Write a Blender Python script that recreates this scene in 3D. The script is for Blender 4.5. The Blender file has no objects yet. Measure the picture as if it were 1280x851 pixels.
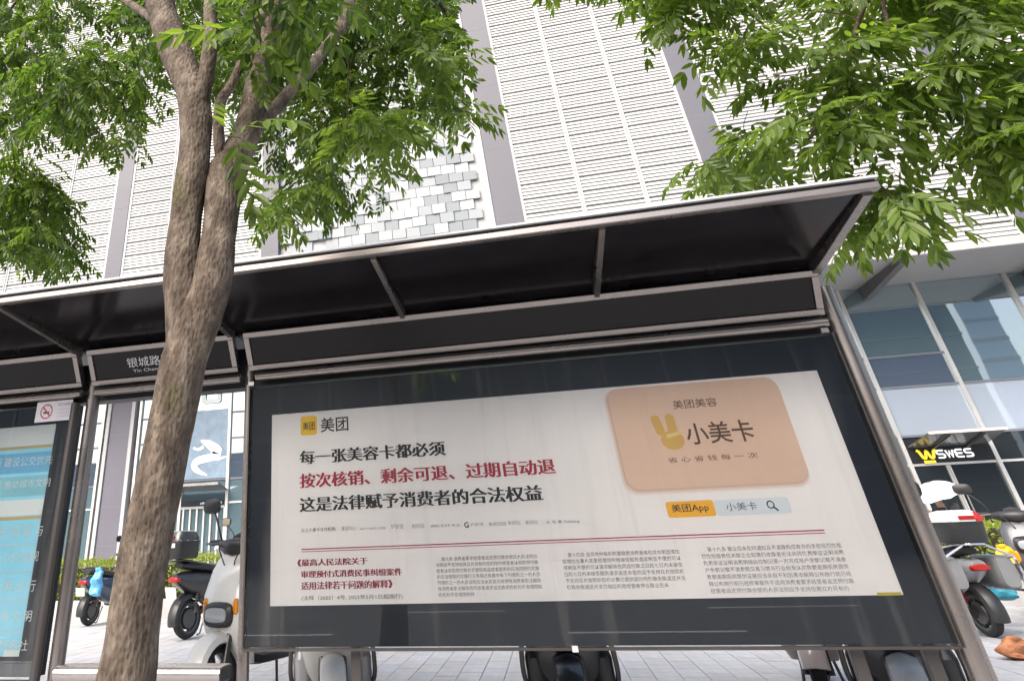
import bpy, math, random
from mathutils import Vector, Matrix, noise
random.seed(11)
C = bpy.context.scene.collection
S = bpy.context.scene
R = math.radians

# ------------------------------------------------------------------ camera
FPX, PCX, PCY = 846.333, 414.565, 166.631          # pixels of a 1280 px wide picture
YAW, PIT, ROL = 0.251726, 0.538909, -0.039911
H = 1.15
def _rot():
    cy, sy = math.cos(YAW), math.sin(YAW); cp, sp = math.cos(PIT), math.sin(PIT); cr, sr = math.cos(ROL), math.sin(ROL)
    Rz = Matrix(((cy, sy, 0), (-sy, cy, 0), (0, 0, 1)))
    B = Matrix(((1, 0, 0), (0, 0, -1), (0, 1, 0)))
    Rx = Matrix(((1, 0, 0), (0, cp, sp), (0, -sp, cp)))
    Rr = Matrix(((cr, -sr, 0), (sr, cr, 0), (0, 0, 1)))
    return Rr @ Rx @ B @ Rz
RC = _rot(); RCT = RC.transposed()
CAM = Vector((0, 0, H))
def at(px, py, Y):
    """survey helper: the point at depth Y seen at a picture position"""
    d = RCT @ Vector(((px - PCX) / FPX, (py - PCY) / FPX, 1.0))
    return CAM + d * (Y / d.y)
def proj(p):
    c = RC @ (Vector(p) - CAM)
    if c.z < .05: return (-9999, -9999)
    return (FPX * c.x / c.z + PCX, FPX * c.y / c.z + PCY)
cd = bpy.data.cameras.new('camera'); cam = bpy.data.objects.new('camera', cd); C.objects.link(cam)
cd.sensor_fit = 'HORIZONTAL'; cd.sensor_width = 36.0; cd.lens = FPX / 1280 * 36.0
cd.shift_x = (640 - PCX) / 1280; cd.shift_y = (PCY - 425.5) / 1280
cd.clip_start = .05; cd.clip_end = 2000
m = Matrix.Identity(4)
for i in range(3):
    m[i][0] = RC[0][i]; m[i][1] = -RC[1][i]; m[i][2] = -RC[2][i]; m[i][3] = CAM[i]
cam.matrix_world = m
S.camera = cam

# ------------------------------------------------------------------ world, sun, exposure
SUN_EL, SUN_AZ = R(46), R(205)       # azimuth clockwise from +Y
w = bpy.data.worlds.new('World'); S.world = w; w.use_nodes = True
nt = w.node_tree; bg = nt.nodes['Background']
sky = nt.nodes.new('ShaderNodeTexSky'); sky.sky_type = 'NISHITA'; sky.sun_disc = False
sky.sun_elevation = SUN_EL; sky.sun_rotation = SUN_AZ
sky.air_density = 1.0; sky.dust_density = 5.0; sky.ozone_density = 1.0
nt.links.new(sky.outputs[0], bg.inputs[0]); bg.inputs[1].default_value = 0.15
sd = bpy.data.lights.new('sun', 'SUN'); so = bpy.data.objects.new('sun', sd); C.objects.link(so)
sd.energy = 1.4; sd.angle = R(55); sd.color = (1, .97, .92)
sdir = Vector((math.sin(SUN_AZ) * math.cos(SUN_EL), math.cos(SUN_AZ) * math.cos(SUN_EL), math.sin(SUN_EL)))
so.rotation_euler = (-sdir).to_track_quat('-Z', 'Y').to_euler(); so.location = (0, 0, 40)
S.view_settings.view_transform = 'Standard'; S.view_settings.look = 'None'
S.view_settings.gamma = 1; S.view_settings.exposure = 1.4
S.cycles.max_bounces = 8; S.cycles.transparent_max_bounces = 16

# ------------------------------------------------------------------ materials
MATS = {}
def mat(name, col, rough=.6, metal=0., spec=.5, coat=0., var=0., scale=6., bump=0., bscale=40., emit=None):
    if name in MATS: return MATS[name]
    M = bpy.data.materials.new(name); M.use_nodes = True; n = M.node_tree; b = n.nodes['Principled BSDF']
    b.inputs['Base Color'].default_value = (*col, 1); b.inputs['Roughness'].default_value = rough
    b.inputs['Metallic'].default_value = metal; b.inputs['Specular IOR Level'].default_value = spec
    b.inputs['Coat Weight'].default_value = coat; b.inputs['Coat Roughness'].default_value = .03
    tc = None
    if var or bump:
        tc = n.nodes.new('ShaderNodeTexCoord')
    if var:
        nz = n.nodes.new('ShaderNodeTexNoise'); nz.inputs['Scale'].default_value = scale; nz.inputs['Detail'].default_value = 6
        nz.inputs['Roughness'].default_value = .65
        n.links.new(tc.outputs['Object'], nz.inputs['Vector'])
        mr = n.nodes.new('ShaderNodeMapRange'); mr.inputs[1].default_value = .3; mr.inputs[2].default_value = .7
        mr.inputs[3].default_value = 1 - var; mr.inputs[4].default_value = 1 + var
        n.links.new(nz.outputs[0], mr.inputs[0])
        mx = n.nodes.new('ShaderNodeMix'); mx.data_type = 'RGBA'; mx.blend_type = 'MULTIPLY'; mx.inputs[0].default_value = 1
        mx.inputs[6].default_value = (*col, 1); n.links.new(mr.outputs[0], mx.inputs[7])
        n.links.new(mx.outputs[2], b.inputs['Base Color'])
        rr = n.nodes.new('ShaderNodeMapRange'); rr.inputs[3].default_value = max(0, rough - .12); rr.inputs[4].default_value = min(1, rough + .12)
        n.links.new(nz.outputs[0], rr.inputs[0]); n.links.new(rr.outputs[0], b.inputs['Roughness'])
    if bump:
        nb = n.nodes.new('ShaderNodeTexNoise'); nb.inputs['Scale'].default_value = bscale; nb.inputs['Detail'].default_value = 5
        n.links.new(tc.outputs['Object'], nb.inputs['Vector'])
        bp = n.nodes.new('ShaderNodeBump'); bp.inputs['Strength'].default_value = bump; bp.inputs['Distance'].default_value = .02
        n.links.new(nb.outputs[0], bp.inputs['Height']); n.links.new(bp.outputs[0], b.inputs['Normal'])
    if emit:
        b.inputs['Emission Color'].default_value = (*emit[0], 1); b.inputs['Emission Strength'].default_value = emit[1]
    MATS[name] = M
    return M
def pane_mat(name, tint, refl, rough=.01):
    """clear glass sheet: tinted see-through plus a mirror share that grows with the viewing angle"""
    if name in MATS: return MATS[name]
    M = bpy.data.materials.new(name); M.use_nodes = True; n = M.node_tree; n.nodes.clear()
    o = n.nodes.new('ShaderNodeOutputMaterial'); t = n.nodes.new('ShaderNodeBsdfTransparent'); t.inputs[0].default_value = (*tint, 1)
    g = n.nodes.new('ShaderNodeBsdfGlossy'); g.inputs['Roughness'].default_value = rough; g.inputs[0].default_value = (1, 1, 1, 1)
    fr = n.nodes.new('ShaderNodeFresnel'); fr.inputs[0].default_value = refl
    mx = n.nodes.new('ShaderNodeMixShader'); n.links.new(fr.outputs[0], mx.inputs[0]); n.links.new(t.outputs[0], mx.inputs[1]); n.links.new(g.outputs[0], mx.inputs[2])
    last = mx.outputs[0]
    if name == 'poster_glass':  # pale diffuse streaks painted on the pane, standing in for reflected lines
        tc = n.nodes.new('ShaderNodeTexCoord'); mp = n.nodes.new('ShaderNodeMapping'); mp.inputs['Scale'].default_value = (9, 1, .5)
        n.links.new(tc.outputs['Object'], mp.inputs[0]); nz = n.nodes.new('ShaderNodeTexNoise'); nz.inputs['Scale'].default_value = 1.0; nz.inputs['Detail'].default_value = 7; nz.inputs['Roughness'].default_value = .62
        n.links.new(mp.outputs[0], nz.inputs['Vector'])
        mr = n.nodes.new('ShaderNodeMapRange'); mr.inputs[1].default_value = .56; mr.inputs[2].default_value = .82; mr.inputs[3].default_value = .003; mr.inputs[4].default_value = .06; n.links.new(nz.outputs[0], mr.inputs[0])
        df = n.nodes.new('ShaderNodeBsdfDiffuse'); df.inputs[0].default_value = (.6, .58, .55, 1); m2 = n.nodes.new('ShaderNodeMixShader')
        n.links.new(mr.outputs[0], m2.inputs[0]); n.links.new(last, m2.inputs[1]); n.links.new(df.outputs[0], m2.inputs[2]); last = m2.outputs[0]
    n.links.new(last, o.inputs[0]); MATS[name] = M
    return M
def facade_glass(name, col, share):
    """coated shop-front glass: dark room behind plus a mirror share, slightly wavy"""
    if name in MATS: return MATS[name]
    M = bpy.data.materials.new(name); M.use_nodes = True; n = M.node_tree; n.nodes.clear()
    o = n.nodes.new('ShaderNodeOutputMaterial'); d = n.nodes.new('ShaderNodeBsdfDiffuse'); d.inputs[0].default_value = (*col, 1)
    g = n.nodes.new('ShaderNodeBsdfGlossy'); g.inputs['Roughness'].default_value = .015; g.inputs[0].default_value = (.86, .95, 1, 1)
    fr = n.nodes.new('ShaderNodeLayerWeight'); fr.inputs[0].default_value = .25
    mr = n.nodes.new('ShaderNodeMapRange'); mr.inputs[3].default_value = share; mr.inputs[4].default_value = 1
    n.links.new(fr.outputs['Fresnel'], mr.inputs[0])
    tc = n.nodes.new('ShaderNodeTexCoord'); nz = n.nodes.new('ShaderNodeTexNoise'); nz.inputs['Scale'].default_value = .5
    bp = n.nodes.new('ShaderNodeBump'); bp.inputs['Strength'].default_value = .015; bp.inputs['Distance'].default_value = .1
    n.links.new(tc.outputs['Object'], nz.inputs['Vector']); n.links.new(nz.outputs[0], bp.inputs['Height']); n.links.new(bp.outputs[0], g.inputs['Normal'])
    mx = n.nodes.new('ShaderNodeMixShader'); n.links.new(mr.outputs[0], mx.inputs[0]); n.links.new(d.outputs[0], mx.inputs[1]); n.links.new(g.outputs[0], mx.inputs[2])
    n.links.new(mx.outputs[0], o.inputs[0]); MATS[name] = M
    return M
def leaf_mat(name, c1, c2, trans):
    M = bpy.data.materials.new(name); M.use_nodes = True; n = M.node_tree; n.nodes.clear()
    o = n.nodes.new('ShaderNodeOutputMaterial')
    ge = n.nodes.new('ShaderNodeNewGeometry'); oi = n.nodes.new('ShaderNodeObjectInfo')
    at_ = n.nodes.new('ShaderNodeAttribute'); at_.attribute_name = 'tone'
    ad = n.nodes.new('ShaderNodeMath'); ad.operation = 'ADD'; n.links.new(ge.outputs['Random Per Island'], ad.inputs[0]); n.links.new(oi.outputs['Random'], ad.inputs[1])
    a2 = n.nodes.new('ShaderNodeMath'); a2.operation = 'ADD'; n.links.new(ad.outputs[0], a2.inputs[0]); n.links.new(at_.outputs['Fac'], a2.inputs[1])
    fr = n.nodes.new('ShaderNodeMath'); fr.operation = 'PINGPONG'; fr.inputs[1].default_value = 1; n.links.new(a2.outputs[0], fr.inputs[0])
    mx = n.nodes.new('ShaderNodeMix'); mx.data_type = 'RGBA'; mx.inputs[6].default_value = (*c1, 1); mx.inputs[7].default_value = (*c2, 1); n.links.new(fr.outputs[0], mx.inputs[0])
    d = n.nodes.new('ShaderNodeBsdfPrincipled'); d.inputs['Roughness'].default_value = .45; n.links.new(mx.outputs[2], d.inputs['Base Color'])
    t = n.nodes.new('ShaderNodeBsdfTranslucent')
    tm = n.nodes.new('ShaderNodeMix'); tm.data_type = 'RGBA'; tm.blend_type = 'MULTIPLY'; tm.inputs[0].default_value = 1; tm.inputs[7].default_value = (*trans, 1)
    n.links.new(mx.outputs[2], tm.inputs[6]); n.links.new(tm.outputs[2], t.inputs[0])
    ms = n.nodes.new('ShaderNodeMixShader'); ms.inputs[0].default_value = .5
    n.links.new(d.outputs[0], ms.inputs[1]); n.links.new(t.outputs[0], ms.inputs[2]); n.links.new(ms.outputs[0], o.inputs[0])
    return M
def bark_mat():
    M = bpy.data.materials.new('bark'); M.use_nodes = True; n = M.node_tree; b = n.nodes['Principled BSDF']; b.inputs['Roughness'].default_value = .9
    b.inputs['Specular IOR Level'].default_value = .2
    tc = n.nodes.new('ShaderNodeTexCoord'); mp = n.nodes.new('ShaderNodeMapping'); mp.inputs['Scale'].default_value = (1, 1, .45)
    n.links.new(tc.outputs['Object'], mp.inputs[0])
    n1 = n.nodes.new('ShaderNodeTexNoise'); n1.inputs['Scale'].default_value = 13; n1.inputs['Detail'].default_value = 10; n1.inputs['Roughness'].default_value = .7
    n2 = n.nodes.new('ShaderNodeTexNoise'); n2.inputs['Scale'].default_value = 60; n2.inputs['Detail'].default_value = 4
    vo = n.nodes.new('ShaderNodeTexVoronoi'); vo.inputs['Scale'].default_value = 70
    for q in (n1, n2, vo): n.links.new(mp.outputs[0], q.inputs['Vector'])
    cr = n.nodes.new('ShaderNodeValToRGB'); e = cr.color_ramp.elements
    e[0].position = .32; e[0].color = (.032, .024, .018, 1); e[1].position = .70; e[1].color = (.205, .168, .130, 1)
    q = e.new(.5); q.color = (.092, .071, .054, 1)
    n.links.new(n1.outputs[0], cr.inputs[0])
    # specks of pale lichen / dark pores
    sp = n.nodes.new('ShaderNodeMapRange'); sp.inputs[1].default_value = .08; sp.inputs[2].default_value = .28; sp.inputs[3].default_value = .45; sp.inputs[4].default_value = 1.1
    n.links.new(vo.outputs['Distance'], sp.inputs[0])
    mx = n.nodes.new('ShaderNodeMix'); mx.data_type = 'RGBA'; mx.blend_type = 'MULTIPLY'; mx.inputs[0].default_value = 1
    n.links.new(cr.outputs[0], mx.inputs[6]); n.links.new(sp.outputs[0], mx.inputs[7])
    # moss
    n3 = n.nodes.new('ShaderNodeTexNoise'); n3.inputs['Scale'].default_value = 3.5; n3.inputs['Detail'].default_value = 5; n.links.new(tc.outputs['Object'], n3.inputs['Vector'])
    mr = n.nodes.new('ShaderNodeMapRange'); mr.inputs[1].default_value = .58; mr.inputs[2].default_value = .72; mr.inputs[4].default_value = .55; n.links.new(n3.outputs[0], mr.inputs[0])
    m2 = n.nodes.new('ShaderNodeMix'); m2.data_type = 'RGBA'; m2.inputs[7].default_value = (.075, .075, .022, 1)
    n.links.new(mr.outputs[0], m2.inputs[0]); n.links.new(mx.outputs[2], m2.inputs[6]); n.links.new(m2.outputs[2], b.inputs['Base Color'])
    ma = n.nodes.new('ShaderNodeMath'); ma.operation = 'ADD'; n.links.new(n2.outputs[0], ma.inputs[0]); n.links.new(n1.outputs[0], ma.inputs[1])
    mb = n.nodes.new('ShaderNodeMath'); mb.operation = 'ADD'; n.links.new(ma.outputs[0], mb.inputs[0]); n.links.new(vo.outputs['Distance'], mb.inputs[1])
    bp = n.nodes.new('ShaderNodeBump'); bp.inputs['Strength'].default_value = .65; bp.inputs['Distance'].default_value = .012
    n.links.new(mb.outputs[0], bp.inputs['Height']); n.links.new(bp.outputs[0], b.inputs['Normal'])
    return M
def brushed(name, col, rough=.34):
    """brushed stainless steel with smears"""
    M = mat(name, col, rough, metal=.85, var=.06, scale=2.2)
    return M
STEEL = brushed('stainless_steel', (.27, .243, .228), .28); STEEL2 = brushed('polished_steel', (.42, .39, .38), .26)
STEEL_D = brushed('dark_steel', (.10, .092, .088), .4)
ROOF_UNDER = mat('smoked_roof_sheet', (.008, .007, .008), .16, spec=.09, var=.3, scale=2)
BLACK_BACK = mat('black_enamel', (.013, .017, .027), .35, spec=.3)
GASKET = mat('black_rubber', (.018, .018, .018), .75)
PLASTIC_B = mat('black_plastic', (.02, .02, .021), .42, var=.25, scale=14)
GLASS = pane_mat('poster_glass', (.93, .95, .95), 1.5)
LIGHT_MET = mat('white_metal', (.45, .455, .46), .4, var=.08, scale=4)
PAVE = mat('granite_paving', (.46, .465, .475), .8, var=.14, scale=5, bump=.15, bscale=180)

# ------------------------------------------------------------------ mesh helpers
class MB:
    def __init__(s): s.v = []; s.f = []
    def add(s, vs, fs):
        k = len(s.v); s.v += [tuple(q) for q in vs]; s.f += [tuple(i + k for i in g) for g in fs]; return s
    def box(s, c, d, rot=None):
        vs = [Vector((x * d[0] / 2, y * d[1] / 2, z * d[2] / 2)) for x in (-1, 1) for y in (-1, 1) for z in (-1, 1)]
        if rot is not None: vs = [rot @ q for q in vs]
        c = Vector(c)
        return s.add([q + c for q in vs], [(0, 1, 3, 2), (4, 6, 7, 5), (0, 4, 5, 1), (2, 3, 7, 6), (0, 2, 6, 4), (1, 5, 7, 3)])
    def bb(s, x0, x1, y0, y1, z0, z1):
        return s.box(((x0 + x1) / 2, (y0 + y1) / 2, (z0 + z1) / 2), (abs(x1 - x0), abs(y1 - y0), abs(z1 - z0)))
    def rings(s, rings, cap=True, closed=True):
        k = len(s.v); n = len(rings[0])
        for r in rings: s.v += [tuple(q) for q in r]
        for i in range(len(rings) - 1):
            for j in range(n if closed else n - 1):
                a = k + i * n + j; b = k + i * n + (j + 1) % n
                s.f.append((a, b, b + n, a + n))
        if cap and closed:
            s.f.append(tuple(range(k + n - 1, k - 1, -1))); e = k + (len(rings) - 1) * n; s.f.append(tuple(range(e, e + n)))
        return s
    def tube(s, pts, rad, n=8, cap=True):
        pts = [Vector(q) for q in pts]; L = len(pts)
        if not hasattr(rad, '__len__'): rad = [rad] * L
        rs = []; up = None
        for i, q in enumerate(pts):
            t = (pts[min(i + 1, L - 1)] - pts[max(i - 1, 0)]).normalized()
            if up is None:
                up = t.orthogonal().normalized()
            else:
                up = (up - t * up.dot(t)); up = up.normalized() if up.length > 1e-5 else t.orthogonal().normalized()
            b = t.cross(up)
            rs.append([q + (up * math.cos(a) + b * math.sin(a)) * rad[i] for a in [2 * math.pi * j / n for j in range(n)]])
        return s.rings(rs, cap)
    def loft(s, secs, axis='x', n=16, e=2.6):
        """secs: (along, centre_a, centre_b, half_a, half_b); x: a=y b=z, z: a=x b=y, y: a=x b=z"""
        rs = []
        for (l, ca, cb, ha, hb) in secs:
            r = []
            for j in range(n):
                t = 2 * math.pi * j / n; c_, s_ = math.cos(t), math.sin(t)
                a = ca + ha * math.copysign(abs(c_) ** (2 / e), c_); b = cb + hb * math.copysign(abs(s_) ** (2 / e), s_)
                r.append((l, a, b) if axis == 'x' else ((a, b, l) if axis == 'z' else (a, l, b)))
            rs.append(r)
        return s.rings(rs)
    def lathe(s, prof, c, axis='z', n=24, cap=False):
        """prof: (radius, along)"""
        rs = []
        for (r, h) in prof:
            g = []
            for j in range(n):
                t = 2 * math.pi * j / n; a, b = r * math.cos(t), r * math.sin(t)
                g.append((c[0] + a, c[1] + b, c[2] + h) if axis == 'z' else ((c[0] + a, c[1] + h, c[2] + b) if axis == 'y' else (c[0] + h, c[1] + a, c[2] + b)))
            rs.append(g)
        return s.rings(rs, cap)
    def prism(s, poly, y0, y1):
        """poly in (x,z), pushed from y0 to y1"""
        k = len(poly)
        return s.add([(a, y0, b) for a, b in poly] + [(a, y1, b) for a, b in poly],
                     [tuple(range(k)), tuple(range(2 * k - 1, k - 1, -1))] + [(i, i + k, (i + 1) % k + k, (i + 1) % k) for i in range(k)])
    def mesh(s, name, M, smooth=False, angle=40):
        me = bpy.data.meshes.new(name); me.from_pydata(s.v, [], s.f); me.update()
        if smooth:
            me.shade_smooth()
            try: me.set_sharp_from_angle(angle=R(angle))
            except Exception: pass
        if M: me.materials.append(M)
        return me
    def build(s, name, M, parent=None, smooth=False, bevel=0, angle=40):
        o = bpy.data.objects.new(name, s.mesh(name, M, smooth, angle)); C.objects.link(o)
        if parent: o.parent = parent
        if bevel:
            b = o.modifiers.new('bevel', 'BEVEL'); b.width = bevel; b.segments = 2; b.limit_method = 'ANGLE'
        return o
def inst(name, me, parent=None, loc=(0, 0, 0), rot=(0, 0, 0), sc=None):
    o = bpy.data.objects.new(name, me); C.objects.link(o); o.parent = parent; o.location = loc; o.rotation_euler = rot
    if sc: o.scale = sc
    return o
def thing(name, label, cat, loc=(0, 0, 0), rz=0, group=None):
    o = bpy.data.objects.new(name, None); C.objects.link(o); o.location = loc; o.rotation_euler = (0, 0, rz)
    o.empty_display_size = .2
    return tag(o, label, cat, group)
def tag(o, label, cat, group=None):
    o['label'] = label; o['category'] = cat
    if group: o['group'] = group
    return o
def struct(o): o['kind'] = 'structure'; return o
def smooth_path(pts, per=6):
    pts = [Vector(q) for q in pts]; out = []
    for i in range(len(pts) - 1):
        p0 = pts[max(i - 1, 0)]; p1 = pts[i]; p2 = pts[i + 1]; p3 = pts[min(i + 2, len(pts) - 1)]
        for k in range(per):
            t = k / per
            out.append(.5 * ((2 * p1) + (p2 - p0) * t + (2 * p0 - 5 * p1 + 4 * p2 - p3) * t * t + (3 * p1 - p0 - 3 * p2 + p3) * t ** 3))
    out.append(pts[-1]); return out
def lerp_list(v, per=6):
    out = []
    for i in range(len(v) - 1): out += [v[i] + (v[i + 1] - v[i]) * k / per for k in range(per)]
    return out + [v[-1]]

# ---- flat print and lettering
_tc = {}
def text_verts(s, offset=0., res=2, spacing=1.0):
    key = (s, offset, res, spacing)
    if key in _tc: return _tc[key]
    cu = bpy.data.curves.new('lettering', 'FONT'); cu.body = s; cu.size = 1; cu.offset = offset; cu.resolution_u = res; cu.space_character = spacing
    o = bpy.data.objects.new('lettering', cu); C.objects.link(o)
    dg = bpy.context.evaluated_depsgraph_get(); dg.update()
    me = bpy.data.meshes.new_from_object(o.evaluated_get(dg))
    vs = [q.co.copy() for q in me.vertices]; fs = [tuple(p.vertices) for p in me.polygons]
    bpy.data.objects.remove(o); bpy.data.curves.remove(cu); bpy.data.meshes.remove(me)
    _tc[key] = (vs, fs); return vs, fs
def lettering(name, s, bl, tr, Y, M, parent, song=False, offset=0., res=2, spacing=1.0, italic=0):
    """text fitted into the upright rectangle bl..tr (x,z) on the plane Y, facing -Y"""
    if song: offset = 0.
    vs, fs = text_verts(s, offset, res, spacing)
    if not vs: return None
    x0 = min(q.x for q in vs); x1 = max(q.x for q in vs); y0 = min(q.y for q in vs); y1 = max(q.y for q in vs)
    sx = (tr[0] - bl[0]) / max(1e-6, x1 - x0); sy = (tr[1] - bl[1]) / max(1e-6, y1 - y0)
    mb = MB()
    shifts = [-.042, -.028, -.014, 0, .014, .028, .042] if song else [0]
    for k, h in enumerate(shifts):
        mb.add([(bl[0] + (q.x - x0 + h) * sx + italic * (q.y - y0) * sy, Y - k * .00012, bl[1] + (q.y - y0) * sy) for q in vs], [tuple(reversed(f)) for f in fs])
    return mb.build(name, M, parent)
def XZ(px, py, Y): q = at(px, py, Y); return (q.x, q.z)
def rrect(x0, x1, z0, z1, r, n=6):
    out = []
    for cx, cz, a0 in ((x1 - r, z1 - r, 0), (x0 + r, z1 - r, 90), (x0 + r, z0 + r, 180), (x1 - r, z0 + r, 270)):
        for k in range(n + 1):
            a = R(a0 + 90 * k / n); out.append((cx + r * math.cos(a), cz + r * math.sin(a)))
    return out
def flat(name, poly, Y, M, parent):
    return MB().add([(a, Y, b) for a, b in poly], [tuple(range(len(poly) - 1, -1, -1))]).build(name, M, parent)

# ================================================================== GROUND
TW, TL = .2165, .433
g = MB()
g.add([(-300, .8, 0), (300, .8, 0), (300, 300, 0), (-300, 300, 0)], [(0, 1, 2, 3)])
pav = struct(g.build('pavement', None))
def pave_sheet():
    M = bpy.data.materials.new('paving_sheet'); M.use_nodes = True; n = M.node_tree; b = n.nodes['Principled BSDF']; b.inputs['Roughness'].default_value = .85
    tc = n.nodes.new('ShaderNodeTexCoord'); br = n.nodes.new('ShaderNodeTexBrick'); br.offset = .5
    br.inputs['Color1'].default_value = (.40, .405, .415, 1); br.inputs['Color2'].default_value = (.37, .375, .385, 1); br.inputs['Mortar'].default_value = (.22, .22, .22, 1)
    br.inputs['Scale'].default_value = 1; br.inputs['Brick Width'].default_value = TL; br.inputs['Row Height'].default_value = TW; br.inputs['Mortar Size'].default_value = .004
    mp = n.nodes.new('ShaderNodeMapping'); mp.inputs['Rotation'].default_value = (0, 0, R(90))
    n.links.new(tc.outputs['Object'], mp.inputs[0]); n.links.new(mp.outputs[0], br.inputs['Vector']); n.links.new(br.outputs[0], b.inputs['Base Color'])
    return M
# joints lie lower than the tiles; the sheet takes over beyond the tiled field
pav.data.materials.append(pave_sheet())
# individual slabs
tb = MB(); e_ = .004
tb.add([(-TW/2+.002, -TL/2+.002, .001), (TW/2-.002, -TL/2+.002, .001), (TW/2-.002, TL/2-.002, .001), (-TW/2+.002, TL/2-.002, .001),
        (-TW/2+e_, -TL/2+e_, .012), (TW/2-e_, -TL/2+e_, .012), (TW/2-e_, TL/2-e_, .012), (-TW/2+e_, TL/2-e_, .012)],
       [(4, 5, 6, 7), (0, 1, 5, 4), (1, 2, 6, 5), (2, 3, 7, 6), (3, 0, 4, 7)])
tile_mats = [mat('granite_slab_%s' % k, c, .8, var=.13, scale=7, bump=.15, bscale=160) for k, c in
             (('pale', (.40, .405, .415)), ('mid', (.365, .37, .38)), ('warm', (.395, .39, .385)))]
tile_me = [tb.mesh('slab', M) for M in tile_mats]
cells = []
for i in range(-56, 42):
    for j in range(12, 32):
        x = (i + .5) * TW + .024; y = j * TL + (TL / 2 if i % 2 else 0)
        cells.append((x, y))
def shown(c):
    px, py = proj((c[0], c[1], 0))
    return (0 < py < 862 and (812 < py or px > 1195 or 80 < px < 305) and 0 < px < 1290 and c[1] > 7.2)
vis = sorted([c for c in cells if shown(c)], key=lambda c: c[1])[:300]
vs_ = set(vis)
for c in vis:
    inst('slab', random.choice(tile_me), pav, (c[0], c[1], random.uniform(-.001, .0015)))
rest = [MB(), MB(), MB()]
for c in cells:
    if c in vs_: continue
    dz = random.uniform(-.001, .0015)
    random.choice(rest).add([(q[0] + c[0], q[1] + c[1], q[2] + dz) for q in tb.v], tb.f)
for k in range(3):
    o = rest[k].build('slab_field', tile_mats[k], pav); o['kind'] = 'stuff'
# road behind the camera, seen only mirrored in the glass
ASPH = mat('asphalt', (.055, .055, .057), .9, var=.2, scale=3, bump=.3, bscale=120)
road = struct(MB().add([(-300, -300, -.15), (300, -300, -.15), (300, .62, -.15), (-300, .62, -.15)], [(0, 1, 2, 3)]).build('road', ASPH))
kerb = struct(MB().bb(-120, 120, .62, .8, -.3, .004).build('kerb', mat('kerb_granite', (.35, .35, .34), .8, var=.15, scale=6)))
PAINT = mat('road_paint', (.75, .75, .73), .6, var=.1, scale=8)
for yy, st in ((-3.2, 0), (-6.6, 2.5)):
    for k in range(-5, 6):
        o = MB().bb(k * 6 + st, k * 6 + st + 2.4, yy, yy + .13, -.1495, -.146).build('lane_marking', PAINT); struct(o)

# ================================================================== BUS SHELTER
D = 4.8                       # plane of the panels
XR, XM, XL = 1.835, -1.925, -3.235
XEND = -7.3
sh = thing('bus_shelter', 'long stainless steel bus shelter with black roof and dark header boxes', 'bus shelter', (-1.9, 4.9, 0))
def sb(mb, name, M, parent=sh, **k):
    o = mb.build(name, M, None, **k)
    o.parent = parent; o.matrix_parent_inverse = parent.matrix_basis.inverted() if parent.parent is None else Matrix.Identity(4)
    return o
YF, ZF = 3.68, 2.56           # front edge of roof
YB, ZB = 5.35, 2.43
def roof_z(y): return ZF + (ZB - ZF) * (y - YF) / (YB - YF)
XRE = 1.88
struts = [1.83 - 1.285 * k for k in range(8)]
# roof sheets, one between each pair of struts
for a, b in zip(struts[1:], struts[:-1]):
    mb = MB(); x0, x1 = a + .004, b - .004
    mb.add([(x0, YF + .03, roof_z(YF + .03) + .01), (x1, YF + .03, roof_z(YF + .03) + .01), (x1, YB, ZB + .01), (x0, YB, ZB + .01),
            (x0, YF + .03, roof_z(YF + .03) + .03), (x1, YF + .03, roof_z(YF + .03) + .03), (x1, YB, ZB + .03), (x0, YB, ZB + .03)],
           [(3, 2, 1, 0), (4, 5, 6, 7), (0, 1, 5, 4), (1, 2, 6, 5), (2, 3, 7, 6), (3, 0, 4, 7)])
    sb(mb, 'roof_sheet', ROOF_UNDER)
sb(MB().add([(XEND, YF - .01, ZF + .055), (XRE, YF - .01, ZF + .055), (XRE, YB, ZB + .055), (XEND, YB, ZB + .055),
             (XEND, YF - .01, ZF + .067), (XRE, YF - .01, ZF + .067), (XRE, YB, ZB + .067), (XEND, YB, ZB + .067)],
            [(3, 2, 1, 0), (4, 5, 6, 7), (0, 1, 5, 4), (1, 2, 6, 5), (2, 3, 7, 6), (3, 0, 4, 7)]), 'roof_cover', LIGHT_MET)
sb(MB().bb(XEND, XRE - .003, YF, YF + .05, ZF - .002, ZF + .036), 'front_rail', STEEL, bevel=.006)
sb(MB().bb(XEND, XRE - .01, YF + .012, YF + .04, ZF + .038, ZF + .054), 'shadow_gap', GASKET)
for k, x in enumerate(struts):
    mb = MB(); wd = .034 if k else .05
    y0, y1 = YF + .053, 4.72
    mb.add([(x - wd/2, y0, roof_z(y0) - .012), (x + wd/2, y0, roof_z(y0) - .012), (x + wd/2, y1, roof_z(y1) - .05), (x - wd/2, y1, roof_z(y1) - .05),
            (x - wd/2, y0, roof_z(y0) + .036), (x + wd/2, y0, roof_z(y0) + .036), (x + wd/2, y1, roof_z(y1) + .036), (x - wd/2, y1, roof_z(y1) + .036)],
           [(3, 2, 1, 0), (4, 5, 6, 7), (0, 1, 5, 4), (1, 2, 6, 5), (2, 3, 7, 6), (3, 0, 4, 7)])
    sb(mb, 'roof_strut', STEEL, bevel=.003)
# back beam behind the header boxes
sb(MB().bb(XEND, XRE, 4.86, 5.0, 2.12, 2.40), 'back_beam', mat('dark_paint', (.018, .018, .02), .5))
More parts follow.
